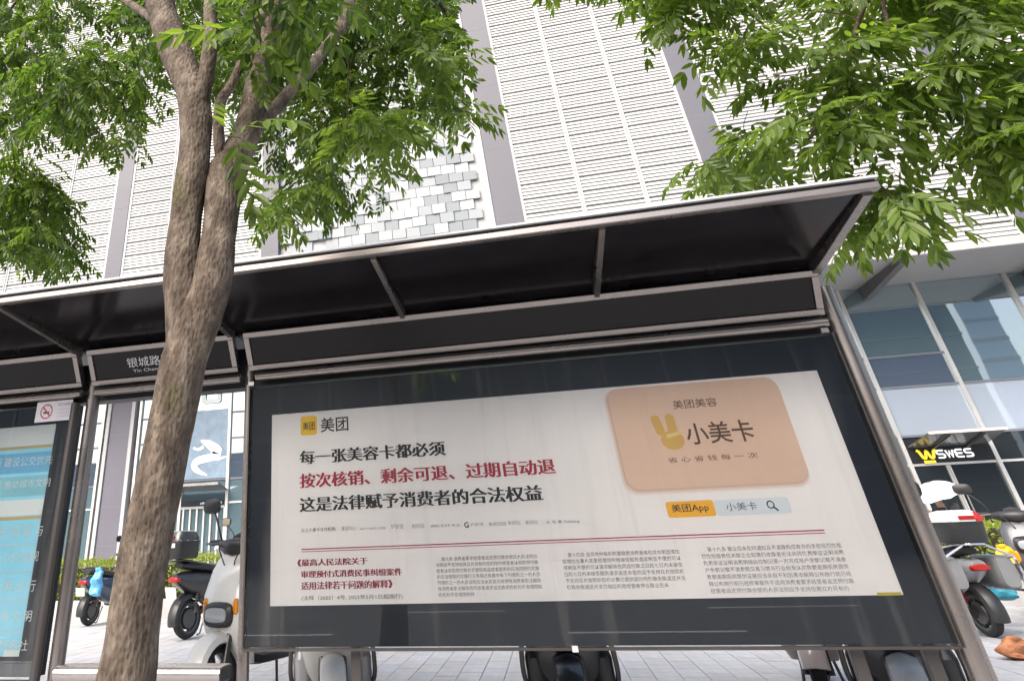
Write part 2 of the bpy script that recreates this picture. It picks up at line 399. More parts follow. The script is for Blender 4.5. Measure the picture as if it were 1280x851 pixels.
# header boxes: frame + dark face, leaning forward
lean = math.atan2(.15, .24)
def header(x0, x1):
    zt, zb, yt, yb = 2.462, 2.225, 4.65, 4.80
    def pt(x, t, off=0.): # t 0 bottom..1 top, off toward camera
        return Vector((x, yb + (yt - yb) * t, zb + (zt - zb) * t)) + Vector((0, -.84, -.54)) * off
    fw = .039; th = fw / math.hypot(zt - zb, yt - yb); fx = .040
    fr = MB()
    for (a0, a1, t0, t1) in ((x0, x1, 1 - th, 1), (x0, x1, 0, th), (x0, x0 + fx, th, 1 - th), (x1 - fx, x1, th, 1 - th)):
        q = [pt(a0, t0, .012), pt(a1, t0, .012), pt(a1, t1, .012), pt(a0, t1, .012), pt(a0, t0, -.05), pt(a1, t0, -.05), pt(a1, t1, -.05), pt(a0, t1, -.05)]
        fr.add(q, [(0, 1, 2, 3), (7, 6, 5, 4), (0, 4, 5, 1), (1, 5, 6, 2), (2, 6, 7, 3), (3, 7, 4, 0)])
    hb = sb(fr, 'header_frame', STEEL, bevel=.003)
    q = [pt(x0 + fx + .002, th + .003, 0), pt(x1 - fx - .002, th + .003, 0), pt(x1 - fx - .002, 1 - th - .003, 0), pt(x0 + fx + .002, 1 - th - .003, 0)]
    q += [v + Vector((0, .04, .02)) for v in q]
    face = MB().add(q, [(0, 1, 2, 3), (7, 6, 5, 4), (0, 4, 5, 1), (1, 5, 6, 2), (2, 6, 7, 3), (3, 7, 4, 0)])
    fo = sb(face, 'header_face', mat('header_black', (.012, .011, .011), .25, spec=.2))
    return pt, fo
header(XM - .0, XR)
pt2, face2 = header(XL + .02, XM - .085)
header(-7.1, XL - .07)
# station name on the middle header box
WHITE_PRINT = mat('white_print', (.72, .72, .72), .5)
def on_header(name, s, bl, tr, **k):
    # fit on the leaning face: solve t,x from picture positions
    vs, fs = text_verts(s, k.get('offset', 0), 2)
    x0 = min(q.x for q in vs); x1 = max(q.x for q in vs); y0 = min(q.y for q in vs); y1 = max(q.y for q in vs)
    def X(px, py): return at(px, py, 4.73).x
    xa, xb = X(*bl), X(*tr)
    ta = (at(*bl, 4.745).z - 2.225) / .237; tb_ = (at(*tr, 4.70).z - 2.225) / .237
    mb = MB().add([pt2(xa + (q.x - x0) / (x1 - x0) * (xb - xa), ta + (q.y - y0) / (y1 - y0) * (tb_ - ta), .002) for q in vs], [tuple(reversed(f)) for f in fs])
    o = mb.build(name, WHITE_PRINT); o.parent = face2
    return o
on_header('station_name_lettering', '银城路浦', (159, 460), (216, 441.5), offset=.0)
on_header('station_pinyin_lettering', 'Yin Cheng Lu', (164, 466), (209, 455), offset=.0)
# round rail under the headers
for x0, x1 in ((XM + .06, XR - .01), (XL + .06, XM - .06), (-7.1, XL - .06)):
    sb(MB().tube([(x0, 4.78, 2.172), (x1, 4.78, 2.172)], .028, 14), 'round_rail', STEEL, smooth=True)
# posts
for x, r in ((XM - .015, .038), (XL, .05), (1.90, .055), (-7.2, .05)):
    sb(MB().tube([(x, 4.86, .0), (x, 4.86, 2.40)], r, 18), 'post', STEEL, smooth=True)
    sb(MB().lathe([(r + .05, 0), (r + .05, .03), (r + .004, .045)], (x, 4.86, .0), n=18), 'post_foot', STEEL_D)
for x in (XM + .03, 1.79):
    sb(MB().bb(x - .02, x + .02, 4.76, 4.79, 2.11, 2.137), 'bracket', STEEL2)

# ---------------------------------------------------------------- advertising panel
ZB0, ZT0 = .588, 2.115
PX0, PX1 = -1.918, 1.832
ad = thing('advertising_panel', 'wide dark glass advertising panel with pale printed poster', 'advertising panel', (-.04, 4.85, 0))
def ab(mb, name, M, parent=ad, **k):
    o = mb.build(name, M, None, **k); o.parent = parent; o.matrix_parent_inverse = ad.matrix_basis.inverted(); return o
ab(MB().bb(PX0 + .01, PX1 - .01, D + .03, D + .13, ZB0 + .012, ZT0 - .012), 'housing', BLACK_BACK)
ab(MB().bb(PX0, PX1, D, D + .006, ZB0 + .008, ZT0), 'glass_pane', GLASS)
ab(MB().bb(PX0, PX1, D - .004, D + .03, ZB0 - .006, ZB0 + .007), 'bottom_rail', STEEL_D)
for x in (PX0 - .006, PX1 + .006): ab(MB().bb(x - .005, x + .005, D - .002, D + .12, ZB0, ZT0), 'side_trim', STEEL_D)
# legs of the panel
for px in (446, 1075, 1168):
    q = at(px, 830, 4.9)
    ab(MB().bb(q.x - .03, q.x + .03, 4.88, 4.93, 0, ZB0 + .005), 'leg', STEEL_D, bevel=.004)
# poster and its print
PAPER = mat('poster_paper', (.84, .765, .75), .55, var=.03, scale=1.5)
YP = D + .026
px0, pz1 = XZ(337, 517, D); px1, _ = XZ(1027, 462, D); _, pz0 = XZ(337, 757, D)
px0, px1, pz0, pz1 = -1.757, 1.688, .804, 1.912
poster = ab(MB().bb(px0, px1, YP, YP + .003, pz0, pz1), 'poster', PAPER)
INK = mat('black_ink', (.02, .018, .018), .6); RED = mat('red_ink', (.38, .02, .045), .6); RED2 = mat('dark_red_ink', (.30, .02, .05), .6)
GREY_INK = mat('grey_ink', (.10, .09, .09), .6); LAW_INK = mat('law_ink', (.26, .24, .235), .6); FAINT = mat('faint_ink', (.36, .33, .32), .6)
YEL = mat('yellow_ink', (.85, .50, .02), .5); ORANGE = mat('orange_ink', (.86, .42, .03), .5)
CARD = mat('card_ink', (.70, .475, .365), .5, var=.05, scale=1.2); BROWN = mat('brown_ink', (.10, .045, .028), .6); GOLD = mat('gold_ink', (.60, .36, .10), .5)
WHITEINK = mat('white_ink', (.66, .68, .72), .5); CARD_SH = mat('card_edge_ink', (.60, .36, .27), .5)
YI = YP - .0015
def P(px, py): return XZ(px, py, YP)
def ptext(name, s, bl, tr, M, y=YI, **k):
    o = lettering(name, s, P(*bl), P(*tr), y, M, None, **k)
    if o: o.parent = poster
    return o
def pflat(name, poly, M, y=YI):
    o = flat(name, poly, y, M, None); o.parent = poster; return o
a, b = P(376, 544.5), P(396, 519); pflat('logo_square', rrect(a[0], b[0], a[1], b[1], .018), YEL)
ptext('logo_lettering', '美团', (378.5, 538), (393.5, 526.5), INK, y=YI - .001, offset=.01)
ptext('brand_lettering', '美团', (401, 540.5), (435, 519.5), INK, offset=.012)
ptext('headline_text', '每一张美容卡都必须', (375.3, 580.5), (555, 551), INK, song=True)
ptext('headline_text', '按次核销、剩余可退、过期自动退', (375.3, 610), (691.5, 572.5), RED, song=True)
ptext('headline_text', '这是法律赋予消费者的合法权益', (375.3, 640), (675.5, 605.5), INK, song=True)
ptext('small_text', '以上小美卡合作机构:', (377, 665), (420, 658), GREY_INK)
ptext('small_text', '人 也 美 Yuebang', (683, 655), (724, 648.5), GREY_INK)
for (x0_, x1_, yb_, h_) in ((427, 444, 663.5, 7), (450, 482, 662, 4), (489, 504, 661, 7), (515, 530, 660, 6), (538, 576, 659, 5), (588, 604, 657.5, 5), (611, 632, 657.5, 6), (635, 650, 656, 6), (657, 672, 655.5, 6)):
    ptext('partner_mark', random.choice(['美容中心', '美丽田园', '护肤馆', '美研社']), (x0_, yb_), (x1_, yb_ - h_), FAINT)
ptext('partner_mark', 'G', (580.5, 659.5), (585.5, 652), INK, offset=.02)
a, b = P(377, 687.5), P(1031, 664.5); z_ = (a[1] + b[1]) / 2
pflat('rule_line', [(a[0], z_ + .004), (b[0], z_ + .004), (b[0], z_ + .0095), (a[0], z_ + .0095)], RED)
pflat('rule_line', [(a[0], z_ - .008), (b[0], z_ - .008), (b[0], z_ - .0045), (a[0], z_ - .0045)], RED)
ptext('law_title_text', '《最高人民法院关于', (372, 707.5), (459, 696), RED2, song=True)
ptext('law_title_text', '审理预付式消费民事纠纷案件', (377, 722), (502, 709.5), RED2, song=True)
ptext('law_title_text', '适用法律若干问题的解释》', (377, 737), (490, 724), RED2, song=True)
ptext('law_date_text', '(法释〔2025〕4号, 2025年5月1日起施行)', (377, 751), (503, 741.5), GREY_INK)
SRC = ('消费者要求经营者返还预付款余额的人民法院应予支持但是双方另有约定的除外经营者以收取预付款方式提供商品或者服务的应当按照约定履行义务'
       '格式条款中有下列情形之一的人民法院应当认定其无效排除消费者依法解除合同或者请求返还款项的权利不合理限制转让预付凭证'
       '约定争议由异地仲裁机构管辖使消费者维权成本明显增加当事人变更经营场所给接受服务造成明显不便的可以请求解除合同'
       '自付款之日起七日内未接受服务请求返还本金的应予支持双方按照折扣价计算已提供部分的价款余款退还并支付相应利息'
       '经营者停业歇业后未及时通知且不退款构成欺诈的承担惩罚性赔偿责任关联企业知情仍收款者依法共同负责举证证明消费明细由控制记录一方完成'
       '账户余额记载不清参照交易习惯与行业标准认定数额逾期拒绝提供证据应当承担不利后果本解释公布施行前已经终审案件不适用')
_k = [0]
def column(head, xl, xr, ytop, ybot, n, chars, last, slope):
    (xa, za), (xb, zb_) = P(xl, ybot), P(xr, ytop)
    xb2 = P(xr, ybot)[0]; pitch = (zb_ - za) / n; k0 = 0
    for i in range(n):
        s = ''.join(SRC[(_k[0] + j) % len(SRC)] for j in range(chars)); _k[0] += chars - 8
        x0_ = xa; x1_ = xb
        if i == 0: s = head + ' ' + s[:-5]; x0_ = xa + pitch * 1.2
        if i == n - 1: s = s[:int(chars * last)]; x1_ = xa + (xb - xa) * last
        zt = zb_ - i * pitch
        o = lettering('law_text', s, (x0_, zt - pitch * .70), (x1_, zt), YI, LAW_INK, None, res=1)
        o.parent = poster
column('第九条', 549, 671, 692, 748, 7, 26, .35, 0)
column('第十四条', 709.5, 848, 686, 739, 6, 26, .85, 0)
column('第十九条', 890, 1050, 678, 744, 7, 28, .95, 0)
a, b = P(1097, 744), P(1126, 739.5); pflat('yellow_tag', [(a[0], a[1]), (b[0], a[1]), (b[0], b[1]), (a[0], b[1])], mat('tag_yellow', (.5, .38, .03), .5))
# gold card
a, b = P(786, 612.5), P(968, 470)
for k_, (g_, c_) in enumerate(((.030, (.80, .70, .66)), (.024, (.76, .62, .56)), (.017, (.71, .53, .45)), (.010, (.64, .42, .33)))):
    pflat('card_edge', rrect(a[0] - g_, b[0] + g_ * .1, a[1] - g_, b[1] - .002, .075), mat('card_edge_ink_%s' % 'abcd'[k_], c_, .5), YI + .0012 - k_ * .0003)
pflat('card', rrect(a[0], b[0], a[1], b[1], .07), CARD, YI - .0004)
yc = YI - .001
ptext('card_lettering', '美团美容', (842.5, 511.5), (894, 496.5), BROWN, y=yc, offset=.004)
ptext('card_lettering', '小美卡', (861, 556), (937, 523.5), BROWN, y=yc, offset=.012)
ptext('card_lettering', '省 心 省 钱 每 一 次', (836, 578.5), (946, 565), BROWN, y=yc)
(ex, ez) = P(841, 550); r_ = .062
pflat('emblem', [(ex + r_ * math.cos(t) * 1.05, ez + r_ * .85 * math.sin(t)) for t in [2 * math.pi * k / 20 for k in range(20)]], GOLD, yc)
for dx, tilt in ((-.052, .18), (.012, -.02)):
    pl = rrect(-.026, .026, 0, .115, .024); pflat('emblem', [(ex + dx + x * math.cos(tilt) - z * math.sin(tilt), ez + .03 + z * math.cos(tilt) + x * math.sin(tilt)) for x, z in pl], GOLD, yc - .0003 - dx * .001)
pl = rrect(-.045, .05, -.008, .012, .009); pflat('emblem', [(ex + .012 + x * .95 - z * .2, ez + .028 + z + x * .2) for x, z in pl], mat('gold_pale', (.7, .5, .22), .5), yc - .0008)
a, b = P(836, 647), P(890.5, 624.5); pflat('search_button', rrect(a[0], b[0], a[1], b[1], .014), ORANGE)
ptext('search_button_lettering', '美团App', (841, 642), (884, 628), INK, y=yc, offset=.006)
a2_ = b[0] + .003; a, b = P(891, 645), P(984, 620.5); pflat('search_field', rrect(a2_, b[0], a[1], b[1], .014), WHITEINK)
ptext('search_lettering', '小美卡', (909, 638.5), (944, 626.5), GREY_INK, y=yc)
(mx_, mz_) = P(963, 630.3); ring = []
mbk = MB(); n_ = 18
vo_ = [(mx_ + .020 * math.cos(2*math.pi*k/n_), yc, mz_ + .020 * math.sin(2*math.pi*k/n_)) for k in range(n_)] + [(mx_ + .014 * math.cos(2*math.pi*k/n_), yc, mz_ + .014 * math.sin(2*math.pi*k/n_)) for k in range(n_)]
mbk.add(vo_, [(k, (k + 1) % n_, (k + 1) % n_ + n_, k + n_) for k in range(n_)])
mbk.add([(mx_ + .011, yc, mz_ - .017), (mx_ + .017, yc, mz_ - .011), (mx_ + .034, yc, mz_ - .028), (mx_ + .028, yc, mz_ - .034)], [(0, 1, 2, 3)])
o = mbk.build('magnifier_mark', INK); o.parent = poster
# small white tab on the lower rail
q = at(719, 811, D - .01); ab(MB().bb(q.x - .016, q.x + .016, D - .012, D - .004, ZB0 - .012, ZB0 + .016), 'white_tab', LIGHT_MET)

# ---------------------------------------------------------------- route board on the left
rb = thing('information_board', 'dark framed glass board with blue striped notice', 'notice board', (-5.2, 4.85, 0))
def rbb(mb, name, M, parent=rb, **k):
    o = mb.build(name, M, None, **k); o.parent = parent; o.matrix_parent_inverse = rb.matrix_basis.inverted(); return o
bx1 = at(103, 600, D).x; bx1 = -3.36; bx0 = -7.08
rbb(MB().bb(bx0, bx1, D + .03, D + .13, .45, ZT0 - .01), 'housing', BLACK_BACK)
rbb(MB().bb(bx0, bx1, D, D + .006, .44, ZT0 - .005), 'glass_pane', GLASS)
rbb(MB().tube([(bx1 + .03, D - .02, .1), (bx1 + .03, D - .02, ZT0 - .01)], .034, 14), 'side_tube', STEEL_D, smooth=True)
rbb(MB().bb(bx0, bx1, D - .004, D + .03, .425, .438), 'bottom_rail', STEEL_D)
nx1 = at(72, 555, YP).x; nx1 = -3.508; nx0 = nx1 - 2.6
nz1 = at(60, 533, YP).z; nz0 = at(30, 820, YP).z
notice = rbb(MB().bb(nx0, nx1, YP, YP + .003, nz0, nz1), 'notice', mat('notice_blue', (.34, .74, .90), .5, var=.08, scale=2))
def nflat(name, poly, M, y=YI):
    o = flat(name, poly, y, M, None); o.parent = notice; return o
def nrow(y0, y1, M, name='stripe'):
    za = at(30, y1, YP).z; zb_ = at(30, y0, YP).z
    return nflat(name, [(nx0, za), (nx1 - .0, za), (nx1 - .0, zb_), (nx0, zb_)], M)
NW = mat('notice_white', (.78, .79, .78), .5); NB = mat('notice_stripe_blue', (.18, .46, .68), .5, var=.1, scale=3); NT = mat('notice_stripe_teal', (.28, .58, .66), .5, var=.1, scale=3)
NO = mat('notice_orange', (.62, .42, .18), .5); NL = mat('notice_line', (.5, .66, .74), .5); TXT = mat('notice_lettering_white', (.7, .74, .74), .5)
nrow(533, 557, NW); nrow(557.5, 561, NO)
nrow(566, 591, NB); nrow(595, 620, NT); nrow(624, 644, NW); nrow(645, 649, NO)
for y in (679, 713, 749, 787): nrow(y, y + 2.5, NL)
def ntext(s, bl, tr, M=TXT, **k):
    o = lettering('notice_text', s, XZ(*bl, YP), XZ(*tr, YP), YI - .001, M, None, res=1, **k)
    o.parent = notice
ntext('所 建设公交优先', (-8, 585), (67, 568)); ntext('乘 推动城市文明', (-8, 612), (64, 597))
ntext('友 情 谐 与', (-2, 672), (55, 655)); ntext('心价值观', (0, 703), (50, 688)); ntext('明 出 行', (3, 740), (46, 724)); ntext('美 文 明', (0, 777), (41, 762)); ntext('所名社', (-2, 813), (36, 799))
tag_o = nflat('white_tag', [(nx1 - .12, nz0), (nx1, nz0), (nx1, nz0 + .035), (nx1 - .12, nz0 + .035)], NW, YI - .001)
# no smoking card stuck on the board
ns = thing('no_smoking_sign', 'small white no smoking card with red circle on board glass', 'sign', (-3.5, D - .004, 2.0))
(sx0, sz0), (sx1, sz1) = XZ(43, 529, D), XZ(92, 500, D)
sx1 = XZ(88, 524, D)[0]; sx0 = XZ(43, 529, D)[0]; sz1 = XZ(70, 501, D)[1]; sz0 = XZ(70, 526, D)[1]
def nsb(o): o.parent = ns; o.matrix_parent_inverse = ns.matrix_basis.inverted(); return o
nsb(MB().bb(sx0, sx1, D - .004, D - .001, sz0, sz1).build('card', mat('card_white', (.72, .69, .72), .4)))
cxn = sx0 + (sx1 - sx0) * .30; czn = (sz0 + sz1) / 2; rn = (sz1 - sz0) * .37; n_ = 24; RSIGN = mat('sign_red', (.5, .04, .08), .4)
mbk = MB().add([(cxn + rr * math.cos(2*math.pi*k/n_), D - .0052, czn + rr * math.sin(2*math.pi*k/n_)) for rr in (rn, rn * .82) for k in range(n_)], [(k, (k + 1) % n_, (k + 1) % n_ + n_, k + n_) for k in range(n_)])
nsb(mbk.build('red_ring', RSIGN))
dd = rn * .62; t_ = rn * .07
nsb(MB().add([(cxn - dd - t_, D - .0058, czn + dd - t_), (cxn - dd + t_, D - .0058, czn + dd + t_), (cxn + dd + t_, D - .0058, czn - dd + t_), (cxn + dd - t_, D - .0058, czn - dd - t_)], [(0, 1, 2, 3)]).build('red_slash', RSIGN))
nsb(flat('cigarette_mark', [(cxn - rn * .5, czn - rn * .28), (cxn + rn * .5, czn - rn * .28), (cxn + rn * .5, czn - rn * .02), (cxn - rn * .5, czn - rn * .02)], D - .0050, INK, None))
NSI = mat('lilac_ink', (.35, .2, .4), .5); tx0 = sx0 + (sx1 - sx0) * .60
nsb(lettering('sign_text', '禁止吸烟', (tx0, sz0 + (sz1 - sz0) * .72), (sx1 - .02, sz0 + (sz1 - sz0) * .88), D - .005, NSI, None))
for k in range(3): nsb(lettering('sign_text', '公共场所禁止吸烟', (tx0, sz0 + (sz1 - sz0) * (.5 - k * .17)), (sx1 - .02, sz0 + (sz1 - sz0) * (.6 - k * .17)), D - .005, mat('lilac_faint', (.5, .42, .55), .5), None, res=1))
# bench
bn = thing('bench', 'stainless steel rail bench between the shelter posts', 'bench', (-2.6, 4.6, 0))
def bnb(o): o.parent = bn; o.matrix_parent_inverse = bn.matrix_basis.inverted(); return o
bz = .545
prof = [(4.66, bz - .075), (4.53, bz - .075), (4.505, bz - .06), (4.50, bz - .03), (4.51, bz - .008), (4.53, bz), (4.66, bz)]
mbk = MB(); bx0_, bx1_ = -3.02, -1.94
mbk.rings([[(x, y, z) for y, z in prof] for x in (bx0_, bx1_)])
bnb(mbk.build('seat', STEEL2, smooth=True, angle=50))
for x in (bx0_ - .004, bx1_ + .004): bnb(MB().bb(x - .003, x + .003, 4.51, 4.66, bz - .066, bz - .006).build('end_cap', PLASTIC_B))
for x in (bx0_ + .15, bx1_ - .15): bnb(MB().bb(x - .03, x + .03, 4.55, 4.61, 0, bz - .077).build('leg', STEEL, bevel=.004))

# ================================================================== MALL FACADE
bl = thing('shopping_mall', 'tall mall with white louvered upper facade and glass shop fronts', 'building', (0, 25, 0))
def fb(mb, name, M, parent=bl, **k):
    o = mb.build(name, M, None, **k); o.parent = parent
    if parent is bl: o.matrix_parent_inverse = bl.matrix_basis.inverted()
    return o
SY, GY, CY, ZC = 23.3, 25.0, 21.8, 7.40
LOUV = mat('louver_white', (.44, .44, .425), .45, var=.10, scale=.35)
def vary(M, lo, hi):
    """each copy of a piece gets its own slight tone"""
    n = M.node_tree; b_ = n.nodes['Principled BSDF']; src = b_.inputs['Base Color'].links[0].from_socket
    oi = n.nodes.new('ShaderNodeObjectInfo'); mr = n.nodes.new('ShaderNodeMapRange'); mr.inputs[3].default_value = lo; mr.inputs[4].default_value = hi
    n.links.new(oi.outputs['Random'], mr.inputs[0]); mx = n.nodes.new('ShaderNodeMix'); mx.data_type = 'RGBA'; mx.blend_type = 'MULTIPLY'; mx.inputs[0].default_value = 1
    n.links.new(src, mx.inputs[6]); n.links.new(mr.outputs[0], mx.inputs[7]); n.links.new(mx.outputs[2], b_.inputs['Base Color'])
vary(LOUV, .90, 1.06)
BACKW = mat('louver_backing', (.30, .30, .30), .8)
COLM = mat('column_cladding', (.095, .095, .112), .5, var=.06, scale=.8)
WHITEF = mat('frame_white', (.40, .40, .40), .4)
ZTOP = 29.6
fb(MB().bb(-40, 40, SY + .25, 46, ZC + .25, ZTOP), 'upper_wall', BACKW)
fb(MB().bb(-40, 40, GY + .25, 46, 0, ZC + .25), 'lower_wall', mat('interior_dark', (.03, .032, .035), .9))
cols = [(-32.3, -31.6), (-23.6, -22.9), (-15.73, -15.03), (-8.97, -8.27), (-.05, .93), (7.13, 7.97), (14.73, 15.66), (22.4, 23.3), (30.4, 31.2)]
for a, b in cols:
    zz = ZC + .45
    co = fb(MB().bb(a, b, SY - .10, SY + .3, zz, ZTOP), 'facade_column', COLM)
    k = 0
    for kz in range(1, 8):
        fb(MB().bb(a - .004, b + .004, SY - .104, SY + .1, zz + kz * 2.855, zz + kz * 2.855 + .018), 'column_joint', mat('joint_grey', (.16, .16, .18), .7), co)
RH = .571; Z0 = 7.92; NR = 37
bays = list(zip([c[1] for c in cols[:-1]], [c[0] for c in cols[1:]]))
for bi, (a, b) in enumerate(bays):
    if bi in (0, 7): continue
    W = b - a
    if bi == 3: continue
    mb = MB()
    for k in range(4):
        z0 = .034 + k * .1335
        x0, x1 = -W/2 + .03, W/2 - .03
        sec = [(.10, z0), (-.035, z0 + .006), (-.05, z0 + .02), (-.015, z0 + .121), (.10, z0 + .125)]
        mb.rings([[(x, y, z) for y, z in sec] for x in (x0, x1)])
    lm = mb.mesh('louver', LOUV)
    for r in range(NR): 
        inst('louver', lm, bl, ((a + b) / 2, SY - 25, Z0 + r * RH))
    for t in (1/3, 2/3):
        x = a + W * t
        for d_ in (-.055, .055): fb(MB().bb(x + d_ - .022, x + d_ + .022, SY - .075, SY - .045, Z0, Z0 + NR * RH), 'mullion', WHITEF)
        fb(MB().bb(x - .03, x + .03, SY - .045, SY + .1, Z0, Z0 + NR * RH), 'mullion_groove', mat('groove_grey', (.35, .35, .36), .6))
    for x in (a + .05, b - .05): fb(MB().bb(x - .05, x + .05, SY - .07, SY + .1, Z0 + .002, Z0 + NR * RH), 'edge_trim', WHITEF)
# bay of staggered reflective tiles
a, b = bays[3]
fb(MB().bb(a + .01, b - .01, SY + .18, SY + .24, Z0, ZTOP - .1), 'tile_backing', mat('tile_backing_pale', (.36, .37, .375), .6))
TG = [mat('tile_grey_%s' % n, c, .4, metal=0, spec=.3) for n, c in (('white', (.36, .38, .385)), ('pale', (.25, .27, .285)), ('mid', (.18, .20, .215)), ('soft', (.30, .315, .32)))]
tme = []
for M in TG:
    mb = MB(); mb.box((0, 0, 0), (.50, .08, .37)); tme.append(mb.mesh('facade_tile', M))
allt = []
nx_ = int((b - a - .5) / .52)
for r in range(54):
    for c_ in range(nx_ + 1):
        x = a + .28 + c_ * .52 + (.26 if r % 2 else 0)
        if x > b - .45: continue
        allt.append((x, Z0 + .1 + r * .39))
near = sorted(allt, key=lambda t: (t[1] - 14) ** 2 + (t[0] - 0) ** 2)[:300]; nset = set(near)
for t in near: inst('facade_tile', random.choice(tme), bl, (t[0], SY + .12 - 25 + random.uniform(-.05, .03), t[1]), (random.uniform(-.05, .03), 0, random.uniform(-.03, .03)))
for k in range(4):
    mb = MB()
    for t in allt:
        if t in nset or random.randrange(4) != k: continue
        mb.box((t[0], SY + .12 + random.uniform(-.09, .06), t[1]), (.50, .08, .37))
    o = fb(mb, 'facade_tile_field', TG[k]); o['kind'] = 'stuff'
fb(MB().bb(b - .30, b - .02, SY - .06, SY + .1, Z0, ZTOP), 'edge_trim', WHITEF)
# canopy: fascia, soffit and its beams
fb(MB().bb(-40, 40, CY, CY + .10, ZC, ZC + .20), 'canopy_fascia', mat('fascia_metal', (.36, .345, .34), .45, var=.05, scale=1))
fb(MB().bb(-40, 40, CY + .104, SY + .24, ZC + .16, ZC + .24), 'canopy_top', WHITEF)
fb(MB().bb(-40, 40, CY + .102, GY, ZC + .03, ZC + .12), 'canopy_soffit', mat('soffit_grey', (.24, .235, .235), .35, spec=.5, var=.05, scale=1))
for k in range(-9, 10):
    x = 10.9 + k * 4.4
    fb(MB().add([(x - .14, CY + .25, ZC + .028), (x + .14, CY + .25, ZC + .028), (x + .14, GY - .05, ZC + .028), (x - .14, GY - .05, ZC + .028),
                 (x - .10, CY + .3, ZC - .10), (x + .10, CY + .3, ZC - .10), (x + .10, GY - .05, ZC - .34), (x - .10, GY - .05, ZC - .34)],
                [(0, 1, 2, 3), (7, 6, 5, 4), (0, 4, 5, 1), (1, 5, 6, 2), (2, 6, 7, 3), (3, 7, 4, 0)]), 'canopy_beam', mat('beam_dark', (.07, .065, .065), .45))
# glazing grid
G_TOP = facade_glass('glass_upper', (.10, .145, .16), .34); G_MID = facade_glass('glass_mid', (.085, .11, .15), .32)
G_PALE = facade_glass('glass_fritted', (.34, .39, .46), .22); G_LOW = facade_glass('glass_low', (.018, .022, .024), .10)
G_CURT = facade_glass('glass_low_clear', (.10, .15, .17), .16)
FRM = mat('frame_silver', (.60, .59, .57), .35, metal=.6, var=.06, scale=1); FRM_D = mat('frame_grey', (.13, .14, .16), .5)
mxs = [10.12, 12.25, 14.68]
for k in range(1, 9): mxs.append(14.68 + 2.28 * k)
for k in range(1, 9): mxs.append(10.12 - 2.14 * k)
lm_ = [-14.42, -12.5, -10.72, -8.9]
mxs = [x for x in mxs if x > -7.5] + lm_ + [-16.0 - 2.2 * k for k in range(0, 9)]
mxs = sorted(mxs)
SIGNX = (10.12, 12.25)
rows = [(.05, 2.33), (2.40, 3.10), (3.14, 4.40), (4.46, 5.28), (5.34, ZC + .02)]
for x in mxs:
    fb(MB().bb(x - .05, x + .05, GY - .12, GY + .02, .0, ZC + .028), 'mullion', FRM)
for x0, x1 in zip(mxs[:-1], mxs[1:]):
    if x1 - x0 > 3: continue
    if abs(x0 + 16.0) < .01: 
        continue
    for ri, (z0, z1) in enumerate(rows):
        right = x0 > 5
        if ri in (3, 4) and x0 > 12 :                       # tall single light
            if ri == 3: continue
            z0 = 4.46
        M = [G_LOW, G_LOW, G_PALE, G_MID, G_TOP][ri]
        if x0 < -8 and ri < 2: M = G_CURT
        if x0 < -8 and ri in (2, 3): M = G_MID
        fb(MB().bb(x0 + .052, x1 - .052, GY - .03, GY, z0, z1), 'glass_pane', M)
        if ri: fb(MB().bb(x0 + .052, x1 - .052, GY - .06, GY + .01, z0 - .062, z0 - .002), 'transom', FRM_D if ri != 1 else FRM)
# pier between the shop windows (left)
fb(MB().bb(-15.62, -14.78, GY - .16, GY + .2, 0, ZC + .028), 'pier', mat('pier_cladding', (.12, .115, .14), .45, var=.06, scale=.7))
for x in (-15.72, -14.68): fb(MB().bb(x - .07, x + .07, GY - .22, GY + .2, 0, ZC + .026), 'pier_trim', WHITEF)
for kz in range(1, 6): fb(MB().bb(-15.645, -14.755, GY - .163, GY + .1, kz * 1.2, kz * 1.2 + .015), 'pier_joint', mat('joint_grey', (.16, .16, .18), .7))
# door leaf split and handles at the shop on the right
dx = at(1192, 600, GY).x
fb(MB().bb(dx - .05, dx - .008, GY - .08, GY + .01, .0, 2.33), 'door_stile', FRM); fb(MB().bb(dx + .008, dx + .05, GY - .08, GY + .01, .0, 2.33), 'door_stile', FRM)
for s_ in (-1, 1): fb(MB().tube([(dx + s_ * .10, GY - .14, .8), (dx + s_ * .10, GY - .14, 1.7)], .018, 8), 'door_handle', STEEL2, smooth=True)
# shop sign
sg = fb(MB().bb(SIGNX[0] + .06, SIGNX[1] - .06, GY - .10, GY - .04, 2.42, 3.02), 'shop_sign', mat('sign_black', (.012, .013, .015), .3))
def sg_(o): o.parent = sg; return o
SYL = mat('sign_yellow', (.85, .62, .03), .4, emit=((1, .75, .05), .25)); SWH = mat('sign_white', (.85, .85, .85), .4, emit=((1, 1, 1), .3))
def gx(px, py): q = at(px, py, GY - .11); return (q.x, q.z)
(wx0, wz0), (wx1, wz1) = gx(1149.5, 573.5), gx(1168, 561)
mb = MB(); wpts = [(0, .95), (.12, .75), (.22, .15), (.36, .1), (.5, .85), (.64, .1), (.78, .15), (.88, .75), (1, .95)]
path = smooth_path([(wx0 + u * (wx1 - wx0), GY - .115, wz0 + v * (wz1 - wz0)) for u, v in wpts], 4)
mb.tube(path, .036, 6); sg_(mb.build('w_emblem', SYL, smooth=True))
(ux0, uz0), (ux1, uz1) = gx(1156, 578), gx(1169, 575)
sg_(MB().bb(ux0, ux1, GY - .13, GY - .101, uz1 - .065, uz1).build('emblem_bar', SYL))
